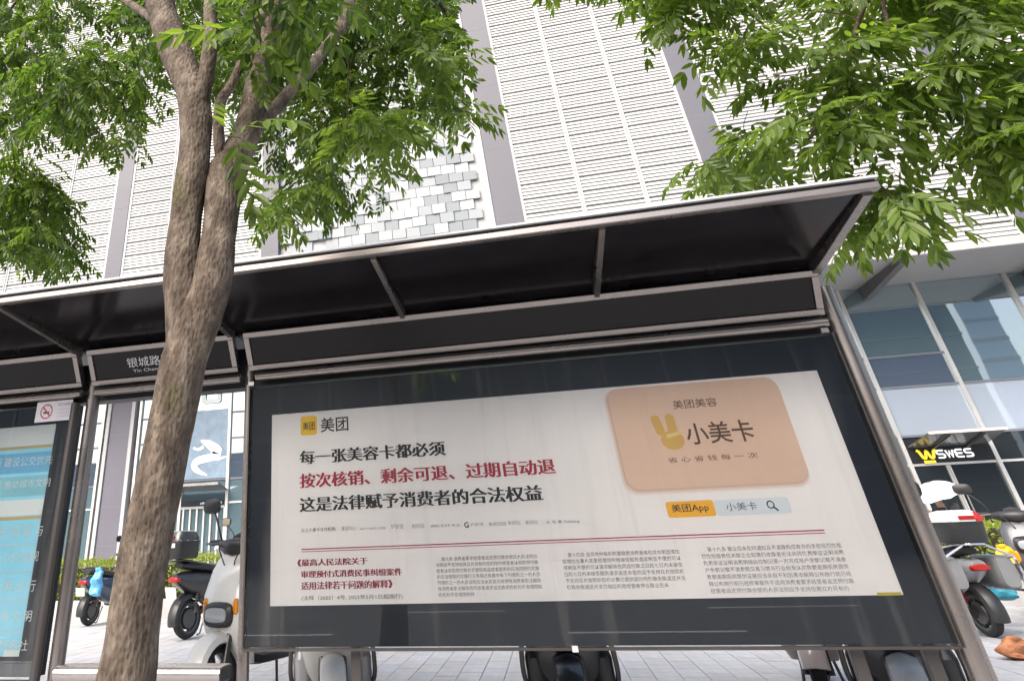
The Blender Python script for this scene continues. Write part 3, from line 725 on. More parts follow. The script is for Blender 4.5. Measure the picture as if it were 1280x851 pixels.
# wide block letters
def block_word(word, x0, x1, z0, z1, y):
    gl = {'S': [[(1, 1), (.15, 1), (0, .88), (0, .62), (.15, .5), (.85, .5), (1, .38), (1, .12), (.85, 0), (0, 0)]],
          'W': [[(0, 1), (.25, 0), (.5, .9), (.75, 0), (1, 1)]], 'E': [[(1, 1), (.12, 1), (0, .88), (0, .12), (.12, 0), (1, 0)], [(0, .5), (.9, .5)]]}
    n = len(word); cw = (x1 - x0) / n; mb = MB()
    for i, ch in enumerate(word):
        for st in gl[ch]:
            mb.tube([(x0 + i * cw + .14 * cw + u * cw * .74, y, z0 + v * (z1 - z0)) for u, v in st], .024, 6)
    return mb
(lx0, lz0), (lx1, lz1) = gx(1172.5, 573.5), gx(1216.5, 565)
lz1 = lz0 + .21
sg_(block_word('SWES', lx0, lx1, lz0 + .03, lz1, GY - .115).build('sign_lettering', SWH, smooth=True))
# glass awning over that door
aw = [at(1161, 541, 23.6), at(1260, 536, 23.6)]
za = aw[0].z
fb(MB().bb(aw[0].x, aw[1].x, 23.58, 23.64, za - .03, za + .03), 'awning_edge', mat('awning_edge_metal', (.62, .52, .45), .4))
fb(MB().add([(aw[0].x, 23.645, za - .02), (aw[1].x, 23.645, za - .02), (aw[1].x, GY - .125, za - .25), (aw[0].x - .1, GY - .125, za - .25),
             (aw[0].x, 23.645, za + .01), (aw[1].x, 23.645, za + .01), (aw[1].x, GY - .125, za - .22), (aw[0].x - .1, GY - .125, za - .22)],
            [(3, 2, 1, 0), (4, 5, 6, 7), (0, 1, 5, 4), (1, 2, 6, 5), (2, 3, 7, 6), (3, 0, 4, 7)]), 'awning_glass', mat('awning_sheet', (.08, .085, .09), .2, spec=.6))
for k in range(2):
    x = aw[0].x + .5 + k * (aw[1].x - aw[0].x - 1.0)
    fb(MB().tube([(x, 23.66, za - .06), (x, GY - .13, za - .29)], .03, 6), 'awning_rib', STEEL_D)
# left shop: blue screen with a white ribbon, awning and doors
ls = (-12.45, -10.77)
scz0, scz1 = at(260, 598, GY).z, at(260, 513, GY).z
scr = fb(MB().bb(ls[0], ls[1], GY - .075, GY - .035, scz0, scz1), 'window_screen', mat('screen_blue', (.20, .28, .36), .25, var=.3, scale=1.2))
for rib, wid in (([(606, 533), (640, 548), (678, 580), (655, 606), (600, 620), (576, 642), (590, 666), (634, 688)], [.02, .13, .19, .13, .13, .12, .09, .02]),
                 ([(572, 566), (596, 572), (618, 560)], [.03, .05, .06]), ([(650, 616), (690, 612), (722, 602)], [.06, .05, .01])):
    pr = smooth_path([at(80 + x / 3.544, 400 + y / 3.544, GY - .08 - .002 * len(rib)) for x, y in rib], 4); wr = lerp_list(wid, 4)
    mb = MB(); L = []
    for i, q in enumerate(pr):
        t = (pr[min(i + 1, len(pr) - 1)] - pr[max(i - 1, 0)]).normalized(); nrm = Vector((-t.z, 0, t.x)) * wr[i]
        L.append([q + nrm, q - nrm])
    mb.rings(L, cap=False, closed=False)
    o = mb.build('ribbon_mark', mat('ribbon_white', (.8, .82, .84), .4)); o.parent = scr
(fx0, fz0), (fx1, fz1) = XZ(252, 505, GY - .08), XZ(277, 488, GY - .08)
pl = rrect(fx0, fx1, fz0, fz1 + .2, .12); pin = rrect(fx0 + .16, fx1 - .16, fz0 + .14, fz1 + .06, .06)
o = MB().add([(a_, GY - .08, b_) for a_, b_ in pl] + [(a_, GY - .08, b_) for a_, b_ in pin], [(k, (k + 1) % len(pl), (k + 1) % len(pl) + len(pl), k + len(pl)) for k in range(len(pl))]).build('white_frame_mark', mat('frame_mark_white', (.7, .78, .76), .4))
o.parent = bl; o.matrix_parent_inverse = bl.matrix_basis.inverted()
z1_ = at(260, 604, 24.0).z; z0_ = at(260, 626, 24.4).z
fb(MB().bb(ls[0] - .3, ls[1] + .1, 24.0, 24.06, z1_ - .05, z1_ + .03), 'awning_edge', STEEL2)
fb(MB().add([(ls[0] - .3, 24.06, z1_ - .02), (ls[1] + .1, 24.06, z1_ - .02), (ls[1] + .1, GY - .125, z1_ - .18), (ls[0] - .3, GY - .125, z1_ - .18), (ls[0] - .3, 24.06, z1_ + .01), (ls[1] + .1, 24.06, z1_ + .01), (ls[1] + .1, GY - .125, z1_ - .15), (ls[0] - .3, GY - .125, z1_ - .15)],
            [(3, 2, 1, 0), (4, 5, 6, 7), (0, 1, 5, 4), (1, 2, 6, 5), (2, 3, 7, 6), (3, 0, 4, 7)]), 'awning_glass', mat('awning_sheet', (.08, .085, .09), .2, spec=.6))
zb1 = at(260, 632, GY).z
fb(MB().bb(ls[0], ls[1], GY - .11, GY - .04, zb1, zb1 + .16), 'sign_band', BLACK_BACK)
mb = MB()
for k in range(15):
    if k == 8: continue
    x = ls[0] + .75 + k * .055; mb.bb(x, x + .035, GY - .114, GY - .1105, zb1 + .05, zb1 + random.uniform(.10, .12))
fb(mb, 'band_lettering', WHITE_PRINT)
fb(MB().bb(ls[0], ls[1], GY - .10, GY - .04, zb1 - .08, zb1 - .004), 'transom', WHITEF)
for k in range(7):
    x = ls[0] + .1 + k * .26; fb(MB().bb(x - .03, x + .03, GY - .09, GY - .032, .05, zb1 - .084), 'door_slat', FRM)

# tower across the road (mirrored in the shop glass)
tw = thing('mirrored_tower', 'pale tower standing beyond the dark block across the road behind the viewer', 'building', (67.7, -85, 0))
def tb2(mb, name, M): o = mb.build(name, M); o.parent = tw; return o
tb2(MB().bb(-2.4, 2.4, -10, 10, 0, 30.5), 'wall', mat('tower_blue_white', (.55, .62, .68), .5))
for k in range(10): tb2(MB().bb(-2.45, 2.45, 10.0, 10.15, 2 + k * 3, 2.5 + k * 3), 'floor_band', WHITEF)

ob_ = thing('added_dark_block', 'long dark block added behind the viewer to darken glass reflections', 'building', (-20, -30, 0))  # unseen block, added to darken the panel reflections and cut low sky light
def ob2(mb, name, M): o = mb.build(name, M); o.parent = ob_; return o
ob2(MB().bb(-60, 40, -20, 0, -.15, 10), 'wall', mat('added_block_dark', (.035, .045, .055), .3, spec=.4))
for k in range(3): ob2(MB().bb(-60.1, 40.1, 0, .12, 3.0 + k * 3.0, 3.22 + k * 3.0), 'floor_band', mat('added_block_band', (.12, .12, .125), .5))
for k in range(34): ob2(MB().bb(-60 + k * 3, -59.85 + k * 3, .002, .1, .2, 10), 'mullion', mat('added_block_mullion', (.16, .16, .165), .5))
ob_ = thing('mirrored_tower', 'tall dark blue tower added behind the viewer to darken shop glass', 'building', (31.6, -30, 0))  # unseen tower, added so the upper shop glass mirrors something dark
ob2(MB().bb(-9.6, 9.6, -20, 0, -.15, 30), 'wall', mat('added_tower_blue', (.05, .085, .12), .3, spec=.4))
for k in range(9): ob2(MB().bb(-9.65, 9.65, 0, .12, 3.2 + k * 3.2, 3.4 + k * 3.2), 'floor_band', mat('added_block_band', (.12, .12, .125), .5))

# ================================================================== PLANTERS AND HEDGES
STONE = mat('planter_stone', (.38, .37, .36), .8, var=.12, scale=4)
hleaf = leaf_mat('hedge_leaf', (.16, .22, .03), (.28, .34, .05), (1.6, 1.5, .8))
def hedge(name, x0, x1, y0, y1, zt, label):
    t = thing(name, label, 'hedge', ((x0 + x1) / 2, (y0 + y1) / 2, 0), 0, 'clipped hedges before the mall')
    cxh, cyh = (x0 + x1) / 2, (y0 + y1) / 2
    k = 0
    x = x0
    while x < x1 - .01:
        xx = min(x + 1.2, x1)
        o = MB().bb(x + .004 - cxh, xx - .004 - cxh, y0 - cyh, y1 - cyh, 0, .30).build('planter_block', STONE, t, bevel=.01); x = xx
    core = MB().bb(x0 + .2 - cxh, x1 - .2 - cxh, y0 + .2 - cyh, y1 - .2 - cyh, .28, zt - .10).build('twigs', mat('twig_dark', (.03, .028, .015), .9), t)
    mb = MB(); n = int((x1 - x0) * 900)
    for _ in range(n):
        s = random.random()
        px_ = random.uniform(x0 + .08, x1 - .08) - cxh
        if s < .5: p = Vector((px_, y0 + .1 - cyh + random.gauss(0, .04), random.uniform(.34, zt)))
        else: p = Vector((px_, random.uniform(y0 + .08, y1 - .1) - cyh, zt + random.gauss(0, .035)))
        p += Vector((0, 0, .06 * noise.noise((p.x * 2, p.y * 2, 1))))
        d = Vector((random.gauss(0, 1), random.gauss(-.4, 1), random.gauss(.4, 1))).normalized(); u = d.orthogonal().normalized(); v = d.cross(u)
        a_ = random.uniform(0, 6.28); uu = u * math.cos(a_) + v * math.sin(a_); vv = d.cross(uu); L_ = random.uniform(.025, .045)
        mb.add([p - uu * L_, p + vv * L_ * .5, p + uu * L_, p - vv * L_ * .5], [(0, 1, 2, 3)])
    o = mb.build('foliage', hleaf, t); o['kind'] = 'stuff'
hedge('hedge', -14.5, -4.2, 13.75, 14.7, .92, 'clipped yellow green hedge in stone planter behind the left scooters')
hedge('hedge', 4.3, 8.4, 13.75, 14.7, 1.02, 'clipped yellow green hedge behind the grey scooter below SWES sign')

# ================================================================== SCOOTERS
TYRE = mat('tyre_rubber', (.02, .02, .02), .8, var=.2, scale=20); RIM = mat('alloy_rim', (.09, .09, .09), .4, metal=.6)
CHROME = mat('chrome', (.65, .65, .66), .18, metal=1); LENS = mat('lamp_lens', (.32, .34, .36), .08, spec=.8); REDL = mat('red_lens', (.35, .015, .01), .15); AMB = mat('amber_lens', (.7, .25, .02), .2)
MIRR = mat('mirror_glass', (.75, .8, .8), .03, metal=1)
SEATM = mat('black_vinyl', (.025, .024, .024), .5, var=.2, scale=10)
SG = 'scooters parked around the shelter'
def paint(name, c): return mat('paint_' + name, c, .32, coat=.6, var=.07, scale=5)
def scooter(label, loc, head, col, col2=None, topbox=None, cases=False, scale=1.0, shield=False, guard=None, hz=.72, plate=True):
    t = thing('scooter', label, 'scooter', loc, head, SG); t.scale = (scale,) * 3
    col2 = col2 or col
    def b(mb, n, M, p=t, **k): return mb.build(n, M, p, **k)
    for x in (-.62, .64):
        w_ = b(MB().lathe([(.155, -.042), (.18, -.05), (.205, -.036), (.215, 0), (.205, .036), (.18, .05), (.155, .042), (.155, -.042)], (x, 0, .215), 'y', 28), 'tyre', TYRE, smooth=True)
        mb = MB().lathe([(.02, -.05), (.05 if x > 0 else .10, -.045), (.06 if x > 0 else .115, -.02), (.06 if x > 0 else .115, .02), (.05 if x > 0 else .10, .045), (.02, .05)], (x, 0, .215), 'y', 20, cap=True)
        mb.lathe([(.135, -.035), (.157, -.043), (.157, .043), (.135, .035), (.135, -.035)], (x, 0, .215), 'y', 28)
        for k in range(5):
            a_ = 2 * math.pi * k / 5; mb.box((x + math.cos(a_) * .095, 0, .215 + math.sin(a_) * .095), (.11, .04, .028), Matrix.Rotation(-a_, 3, 'Y'))
        b(mb, 'rim', RIM, w_, smooth=True)
    def arc(xc, zc, r, a0, a1, hw, th=.012, n=12):
        rs = []
        for k in range(n + 1):
            a_ = R(a0 + (a1 - a0) * k / n); ring = []
            for (yy, rr) in ((-hw, r - .05), (-hw * .85, r - .012), (-hw * .4, r + .006), (0, r + .012), (hw * .4, r + .006), (hw * .85, r - .012), (hw, r - .05), (hw * .9, r - .06), (0, r - th), (-hw * .9, r - .06)):
                ring.append((xc + math.cos(a_) * rr, yy, zc + math.sin(a_) * rr))
            rs.append(ring)
        return MB().rings(rs)
    b(arc(.64, .215, .255, 15, 165, .085), 'front_fender', col2, smooth=True)
    b(arc(-.62, .215, .27, 70, 195, .085), 'rear_fender', PLASTIC_B, smooth=True)
    for s in (-1, 1):
        b(MB().tube([(.64, s * .075, .215), (.56, s * .07, .50), (.50, s * .05, .72)], [.026, .024, .02], 10), 'fork_leg', STEEL_D, smooth=True)
    # apron
    b(MB().loft([(.27, .40, 0, .05, .15), (.36, .46, 0, .08, .19), (.52, .53, 0, .10, .21), (.68, .52, 0, .095, .215), (.84, .47, 0, .075, .19), (.93, .43, 0, .06, .15), (.965, .41, 0, .04, .10)], 'z', 20, 2.5), 'apron', col, smooth=True)
    b(MB().loft([(.44, 0, hz - .02, .05, .09), (.57, 0, hz, .13, .085), (.635, 0, hz, .135, .075), (.655, 0, hz, .11, .055)], 'x', 16, 3.4), 'headlight', PLASTIC_B, smooth=True)
    hl = b(MB().loft([(.645, 0, hz, .105, .05), (.662, 0, hz, .098, .042), (.67, 0, hz, .06, .02)], 'x', 16, 3.4), 'headlight_lens', LENS, smooth=True)
    if guard:
        for s in (-1, 1):
            b(MB().tube(smooth_path([(.42, s * .13, .62), (.50, s * .25, .58), (.50, s * .285, .44), (.46, s * .27, .30), (.36, s * .15, .27)], 4), .016, 8), 'crash_bar', STEEL_D, smooth=True)
            b(MB().loft([(.24, .36, s * .19, .05, .05), (.29, .40, s * .20, .09, .07), (.44, .44, s * .20, .085, .07), (.56, .42, s * .19, .04, .04)], 'z', 14, 3), 'leg_guard', guard, smooth=True)
    for s in (-1, 1): b(MB().loft([(.58, s * .15, .62, .02, .05), (.61, s * .145, .62, .022, .05), (.618, s * .14, .62, .01, .03)], 'x', 10), 'turn_signal', AMB, smooth=True)
    # handlebar
    b(MB().loft([(-.20, .40, 1.0, .03, .03), (-.12, .42, .99, .06, .05), (0, .44, .985, .085, .065), (.12, .42, .99, .06, .05), (.20, .40, 1.0, .03, .03)], 'y', 16), 'handlebar_cover', PLASTIC_B, smooth=True)
    b(MB().tube(smooth_path([(.33, -.36, 1.02), (.37, -.22, 1.02), (.42, -.08, .97), (.42, .08, .97), (.37, .22, 1.02), (.33, .36, 1.02)], 4), .013, 8), 'handlebar', STEEL_D, smooth=True)
    for s in (-1, 1):
        b(MB().tube([(.375, s * .21, 1.02), (.328, s * .37, 1.02)], .021, 10), 'grip', GASKET, smooth=True)
        b(MB().tube([(.42, s * .19, 1.015), (.42, s * .28, 1.01), (.37, s * .38, 1.015)], .008, 6), 'brake_lever', STEEL_D, smooth=True)
        st = b(MB().tube(smooth_path([(.39, s * .20, 1.03), (.40, s * .23, 1.12), (.37, s * .29, 1.20), (.35, s * .33, 1.24)], 4), .008, 6), 'mirror_stalk', GASKET, smooth=True)
        mh = b(MB().loft([(.385, s * .35, 1.28, .04, .02), (.375, s * .35, 1.28, .085, .052), (.352, s * .35, 1.28, .088, .055)], 'x', 18, 3), 'mirror', PLASTIC_B, smooth=True)
        b(MB().loft([(.352, s * .35, 1.28, .078, .046), (.349, s * .35, 1.28, .076, .044)], 'x', 18, 3), 'mirror_glass', MIRR, mh)
    b(MB().loft([(-.075, .375, 1.045, .03, .02), (0, .38, 1.055, .045, .03), (.075, .375, 1.045, .03, .02)], 'y', 12), 'dashboard', GASKET, smooth=True)
    for s in (-1, 1): b(MB().tube(smooth_path([(.40, s * .17, 1.0), (.50, s * .13, .99), (.53, s * .06, .90), (.49, s * .03, .80)], 4), .005, 5), 'cable', GASKET, smooth=True)
    # floor, body, seat
    b(MB().loft([(-.12, 0, .30, .15, .05), (.0, 0, .285, .165, .035), (.3, 0, .285, .165, .035), (.44, 0, .31, .14, .045)], 'x', 16, 4), 'floorboard', PLASTIC_B, smooth=True)
    b(MB().loft([(.02, 0, .46, .10, .20), (-.08, 0, .48, .135, .23), (-.3, 0, .52, .17, .20), (-.55, 0, .58, .165, .145), (-.78, 0, .63, .12, .09), (-.88, 0, .65, .07, .05)], 'x', 18, 2.6), 'body', col, smooth=True)
    b(MB().loft([(.04, 0, .70, .08, .03), (-.02, 0, .725, .12, .045), (-.3, 0, .735, .15, .05), (-.45, 0, .76, .15, .05), (-.75, 0, .79, .12, .045), (-.82, 0, .79, .08, .03)], 'x', 18, 2.8), 'seat', SEATM, smooth=True)
    b(MB().loft([(-.85, 0, .63, .10, .035), (-.90, 0, .635, .09, .03), (-.91, 0, .635, .06, .02)], 'x', 14), 'tail_light', REDL, smooth=True)
    if plate: b(MB().box((-.915, 0, .50), (.008, .19, .12), Matrix.Rotation(R(-14), 3, 'Y')), 'licence_plate', mat('plate_white', (.6, .62, .6), .5))
    b(MB().loft([(-.28, .10, .28, .03, .05), (-.5, .11, .25, .028, .04), (-.64, .105, .215, .04, .05)], 'x', 12), 'swing_arm', STEEL_D, smooth=True)
    for s in (-1, 1):
        sh_ = b(MB().tube([(-.60, s * .11, .27), (-.55, s * .11, .55)], .014, 8), 'shock_absorber', STEEL_D, smooth=True)
        coil = [(-.592 + .0085 * k * .25, s * .11, 0) for k in range(1)]
        pts = [Vector((-.60 + .05 * u, s * .11, .31 + .2 * u)) + Vector((math.cos(u * 44) * .028, math.sin(u * 44) * .028, 0)) for u in [k / 48 for k in range(49)]]
        b(MB().tube(pts, .006, 5), 'spring', REDL if s > 0 else RIM, sh_)
    rl = [(-.55, -.14, .80), (-.80, -.14, .84), (-.95, -.10, .85), (-.97, 0, .85), (-.95, .10, .85), (-.80, .14, .84), (-.55, .14, .80)]
    b(MB().tube(smooth_path(rl, 4), .012, 8), 'rear_rack', CHROME if cases else STEEL_D, smooth=True)
    b(MB().tube([(-.2, -.10, .25), (-.26, -.14, .02), (-.30, -.15, .012)], .012, 6), 'stand', STEEL_D); b(MB().tube([(-.2, .10, .25), (-.26, .14, .02), (-.30, .15, .012)], .012, 6), 'stand', STEEL_D)
    if topbox:
        x0 = -.80
        bx_ = b(MB().loft([(.86, x0, 0, .17, .17), (.89, x0, 0, .19, .19), (1.04, x0, 0, .20, .205), (1.06, x0, 0, .20, .205)], 'z', 24, 4), 'top_box', PLASTIC_B, smooth=True)
        b(MB().loft([(1.063, x0, 0, .203, .208), (1.10, x0, 0, .198, .203), (1.16, x0, 0, .165, .17), (1.175, x0, 0, .10, .11)], 'z', 24, 3.6), 'lid', topbox, bx_, smooth=True)
        b(MB().box((x0 - .203, 0, 1.10), (.012, .17, .035)), 'reflector', REDL, bx_)
    if cases:
        for s in (-1, 1):
            cs = b(MB().loft([(-.88, s * .27, .58, .085, .13), (-.84, s * .275, .585, .105, .155), (-.5, s * .275, .585, .105, .155), (-.44, s * .27, .58, .085, .13)], 'x', 18, 4), 'side_case', mat('case_grey', (.20, .205, .21), .45, var=.08, scale=6), smooth=True)
            fr = [(-.90, s * .37, .72), (-.42, s * .37, .72), (-.38, s * .37, .56), (-.42, s * .37, .42), (-.86, s * .37, .42), (-.93, s * .37, .56), (-.90, s * .37, .72)]
            b(MB().tube(fr, .014, 8), 'case_guard', CHROME, cs, smooth=True)
            b(MB().tube([(-.90, s * .37, .72), (-.92, s * .12, .84)], .013, 8), 'case_guard', CHROME, cs)
    if shield:
        b(MB().loft([(.95, .47, 0, .012, .17), (1.15, .43, 0, .010, .19), (1.32, .37, 0, .008, .16), (1.38, .345, 0, .006, .09)], 'z', 16, 2.4), 'windshield', pane_mat('smoke_shield', (.55, .58, .6), 1.45), smooth=True)
    return t
def gpos(px, py, z=0):
    d = RCT @ Vector(((px - PCX) / FPX, (py - PCY) / FPX, 1.0)); k = (z - H) / d.z; q = CAM + d * k; return q
P_BLACK = paint('black', (.02, .02, .022)); P_WHITE = paint('white', (.70, .69, .66)); P_GREY = paint('grey', (.26, .27, .28)); P_SILV = paint('silver', (.42, .42, .41)); P_DGREY = paint('dark_grey', (.07, .072, .075)); P_NAVY = paint('navy', (.03, .05, .10)); P_CREAM = paint('cream', (.62, .50, .46))
GZ = .0125
def place(label, rear, ang, *a, **k):
    """rear = ground contact of the rear wheel; ang = heading"""
    s = k.get('scale', 1)
    loc = (rear[0] + .62 * s * math.cos(ang), rear[1] + .62 * s * math.sin(ang), GZ)
    return scooter(label, loc, ang, *a, **k)
sA = place('black scooter with top box seen from behind, right of the tree trunk', gpos(232, 800), R(68), P_BLACK, P_BLACK, topbox=P_BLACK, scale=1.12, shield=False)
sB = scooter('white scooter half hidden by the post above the bench', (-2.50, 6.9, GZ), R(-108), P_WHITE, P_WHITE, scale=1.12, hz=.57)
sC = place('dark scooter with hanging blue bag beside the hedge at the far left', gpos(110, 783), R(80), P_NAVY, P_DGREY)
sD = scooter('white fendered grey scooter under the left end of the panel', (-1.72, 6.08, GZ), R(-74), P_SILV, P_WHITE, guard=P_GREY)
sF = scooter('black scooter under the middle of the panel', (-.03, 6.1, GZ), R(-90), P_BLACK, P_BLACK, guard=PLASTIC_B)
sG = scooter('pinkish cream scooter under the right end of the panel', (1.79, 7.25, GZ), R(-105), P_CREAM, P_CREAM)
sH2 = scooter('black scooter with grey front fender beside the right post foot', (1.96, 6.06, GZ), R(-107), P_BLACK, P_SILV, guard=PLASTIC_B)
sI = place('grey scooter with side cases and white red lidded top box', gpos(1243, 798), R(101), P_GREY, P_DGREY, topbox=mat('box_white_red', (.62, .62, .62), .35), cases=True, plate=False, scale=1.0)
sJ = scooter('dark grey scooter facing the camera at the right picture edge', (5.7, 11.9, GZ), R(-112), P_DGREY, P_DGREY, scale=1.1)
# red corner of the white box lid
lid = [c for p_ in sI.children for c in p_.children if c.name.startswith('lid')][0]
MB().loft([(1.064, -.83, -.13, .176, .082), (1.10, -.83, -.13, .172, .078), (1.155, -.82, -.115, .135, .062)], 'z', 16, 3.6).build('red_panel', REDL, lid.parent, smooth=True)
# white tube carried on the black scooter
MB().tube([(-.35, -.20, .98), (.15, -.32, .62)], .045, 12).build('white_tube', mat('tube_white', (.7, .68, .68), .4), sA, smooth=True)
# stickers on its box
for (y_, z_, wv, hv, M) in ((.06, .96, .11, .06, NW), (-.08, 1.01, .07, .05, LIGHT_MET)):
    MB().box((-1.003, y_, z_), (.004, wv, hv)).build('sticker', M, sA)
# bags
def bag(label, p, sx, sy, sz, M, cat='bag'):
    o = MB(); secs = []
    for k, (f, zz) in enumerate(((.5, 0), (.95, .08), (1, .3), (.9, .6), (.7, .85), (.35, 1.0))):
        secs.append((zz * sz, 0.02 * math.sin(k * 2), .02 * math.cos(k * 3), sx * f, sy * f))
    secs = [tuple(a_ + (b_ - a_) * f for a_, b_ in zip(p_, q_)) for p_, q_ in zip(secs[:-1], secs[1:]) for f in (0, .25, .5, .75)] + [secs[-1]]
    o.loft(secs, 'z', 28, 2.6)
    o.v = [(x * (1 + .35 * noise.noise((x * 11, y * 11, z * 11)) + .2 * noise.noise((x * 31, y * 31, z * 31))), y * (1 + .35 * noise.noise((x * 11 + 5, y * 11, z * 11)) + .2 * noise.noise((x * 31, y * 31 + 4, z * 31))), z + .03 * noise.noise((x * 14, y * 14, 3)) * (1 if z > .02 else 0)) for x, y, z in o.v]
    b_ = o.build('bag', M, None, smooth=True); b_.location = p
    return tag(b_, label, cat)
BLUEBAG = mat('bag_blue', (.10, .35, .62), .35, var=.3, scale=8); TEALBAG = mat('bag_teal', (.03, .22, .30), .4, var=.3, scale=8); YELB = mat('bag_yellow', (.75, .42, .02), .45, var=.25, scale=12)
q = at(119, 745, 11.9); bag('light blue plastic bag hanging on the far left scooter', q, .10, .07, .40, BLUEBAG)
q = at(1259, 750, 11.3); bag('teal blue bag hanging behind the grey scooter', q, .12, .10, .45, TEALBAG)
q = at(1262, 705, 11.4); bag('small yellow bag above the teal bag at the right edge', q, .10, .08, .20, YELB)
q = gpos(1266, 826); ob = bag('crumpled orange brown bag lying on the paving at the right edge', (q.x + .06, q.y, GZ), .145, .085, .165, mat('bag_orange', (.42, .17, .075), .7, var=.5, scale=9, bump=.5, bscale=20))
ob.rotation_euler = (0, R(8), R(20))

# ================================================================== PERSON UNDER UMBRELLA
def person(loc, face):
    t = thing('person', 'person in dark clothes sitting under a white umbrella beyond hedge', 'person', loc, face)
    J = {'pelvis': (0, 0, .78), 'waist': (.02, 0, .95), 'chest': (.05, 0, 1.17), 'neck': (.06, 0, 1.32), 'head0': (.07, 0, 1.40), 'head1': (.08, 0, 1.50), 'head2': (.07, 0, 1.56),
         'shL': (.05, .17, 1.25), 'elL': (.15, .25, 1.02), 'wrL': (.36, .20, 1.05), 'haL': (.44, .18, 1.07), 'shR': (.05, -.17, 1.25), 'elR': (.17, -.24, 1.05), 'wrR': (.28, -.15, 1.22), 'haR': (.31, -.12, 1.29),
         'hiL': (.03, .10, .76), 'knL': (.42, .14, .74), 'anL': (.40, .14, .36), 'toL': (.52, .14, .32), 'hiR': (.03, -.10, .76), 'knR': (.42, -.14, .74), 'anR': (.40, -.14, .36), 'toR': (.52, -.14, .32)}
    E_ = [('pelvis', 'waist'), ('waist', 'chest'), ('chest', 'neck'), ('neck', 'head0'), ('head0', 'head1'), ('head1', 'head2'), ('chest', 'shL'), ('shL', 'elL'), ('elL', 'wrL'), ('wrL', 'haL'), ('chest', 'shR'), ('shR', 'elR'), ('elR', 'wrR'), ('wrR', 'haR'),
          ('pelvis', 'hiL'), ('hiL', 'knL'), ('knL', 'anL'), ('anL', 'toL'), ('pelvis', 'hiR'), ('hiR', 'knR'), ('knR', 'anR'), ('anR', 'toR')]
    rad = dict(pelvis=.15, waist=.13, chest=.15, neck=.06, head0=.075, head1=.10, head2=.075, shL=.07, elL=.05, wrL=.034, haL=.036, shR=.07, elR=.05, wrR=.034, haR=.036, hiL=.10, knL=.065, anL=.045, toL=.035, hiR=.10, knR=.065, anR=.045, toR=.035)
    ks = list(J); me = bpy.data.meshes.new('body'); me.from_pydata([J[k] for k in ks], [(ks.index(a_), ks.index(b_)) for a_, b_ in E_], [])
    o = bpy.data.objects.new('body', me); C.objects.link(o); o.parent = t
    sm = o.modifiers.new('skin', 'SKIN'); sm.use_smooth_shade = True
    for i, k in enumerate(ks): me.skin_vertices[0].data[i].radius = (rad[k],) * 2
    me.skin_vertices[0].data[0].use_root = True
    ss = o.modifiers.new('sub', 'SUBSURF'); ss.levels = 2; ss.render_levels = 2
    M = bpy.data.materials.new('skin_and_dark_clothes'); M.use_nodes = True; n = M.node_tree; b_ = n.nodes['Principled BSDF']; b_.inputs['Roughness'].default_value = .7
    tc = n.nodes.new('ShaderNodeTexCoord'); sp = n.nodes.new('ShaderNodeSeparateXYZ'); n.links.new(tc.outputs['Object'], sp.inputs[0])
    g1 = n.nodes.new('ShaderNodeMath'); g1.operation = 'GREATER_THAN'; g1.inputs[1].default_value = 1.33; n.links.new(sp.outputs[2], g1.inputs[0])
    g2 = n.nodes.new('ShaderNodeMath'); g2.operation = 'GREATER_THAN'; g2.inputs[1].default_value = .20; n.links.new(sp.outputs[0], g2.inputs[0])
    g3 = n.nodes.new('ShaderNodeMath'); g3.operation = 'GREATER_THAN'; g3.inputs[1].default_value = .95; n.links.new(sp.outputs[2], g3.inputs[0])
    g4 = n.nodes.new('ShaderNodeMath'); g4.operation = 'MULTIPLY'; n.links.new(g2.outputs[0], g4.inputs[0]); n.links.new(g3.outputs[0], g4.inputs[1])
    g5 = n.nodes.new('ShaderNodeMath'); g5.operation = 'MAXIMUM'; n.links.new(g1.outputs[0], g5.inputs[0]); n.links.new(g4.outputs[0], g5.inputs[1])
    mx = n.nodes.new('ShaderNodeMix'); mx.data_type = 'RGBA'; mx.inputs[6].default_value = (.03, .028, .035, 1); mx.inputs[7].default_value = (.50, .30, .21, 1)
    n.links.new(g5.outputs[0], mx.inputs[0]); n.links.new(mx.outputs[2], b_.inputs['Base Color']); me.materials.append(M)
    MB().loft([(1.40, .03, 0, .08, .09), (1.48, .04, 0, .105, .105), (1.56, .055, 0, .10, .10), (1.62, .06, 0, .06, .06)], 'z', 16, 2.1).build('hair', mat('black_hair', (.012, .01, .01), .5), t, smooth=True)
    return t
pq = at(1182, 640, 18.5); PF = R(-140)
person((pq.x, 18.5, -.06), PF)
um = thing('umbrella', 'open white umbrella held over the seated person', 'umbrella', (pq.x - .04, 18.35, 1.33), 0)
um.rotation_euler = (R(4), R(-14), 0); um.scale = (.8, .8, .85)
mb = MB(); rs = []
for k in range(9):
    a_ = R(90 * (1 - k / 8) * .92); rr = .55 * math.cos(a_); zz = .34 * math.sin(a_) + .14; ring = []
    for j in range(32):
        t_ = 2 * math.pi * j / 32; f = 1 - .045 * (k / 8) * abs(math.sin(t_ * 4)); ring.append((rr * f * math.cos(t_), rr * f * math.sin(t_), zz - .02 * (k / 8) * abs(math.sin(t_ * 4)) * -1))
    rs.append(ring)
mb.rings(rs, cap=False); mb.build('canopy', mat('umbrella_cloth', (.74, .73, .76), .7), um, smooth=True)
MB().tube([(0, 0, -.35), (0, 0, .50)], .010, 8).build('shaft', STEEL2, um); MB().tube([(0, 0, -.46), (0, 0, -.34)], .017, 8).build('handle', PLASTIC_B, um)
for k in range(8):
    a_ = 2 * math.pi * k / 8; MB().tube([(0, 0, .47), (.3 * math.cos(a_), .3 * math.sin(a_), .40), (.53 * math.cos(a_), .53 * math.sin(a_), .145)], .005, 5).build('rib', STEEL_D, um)
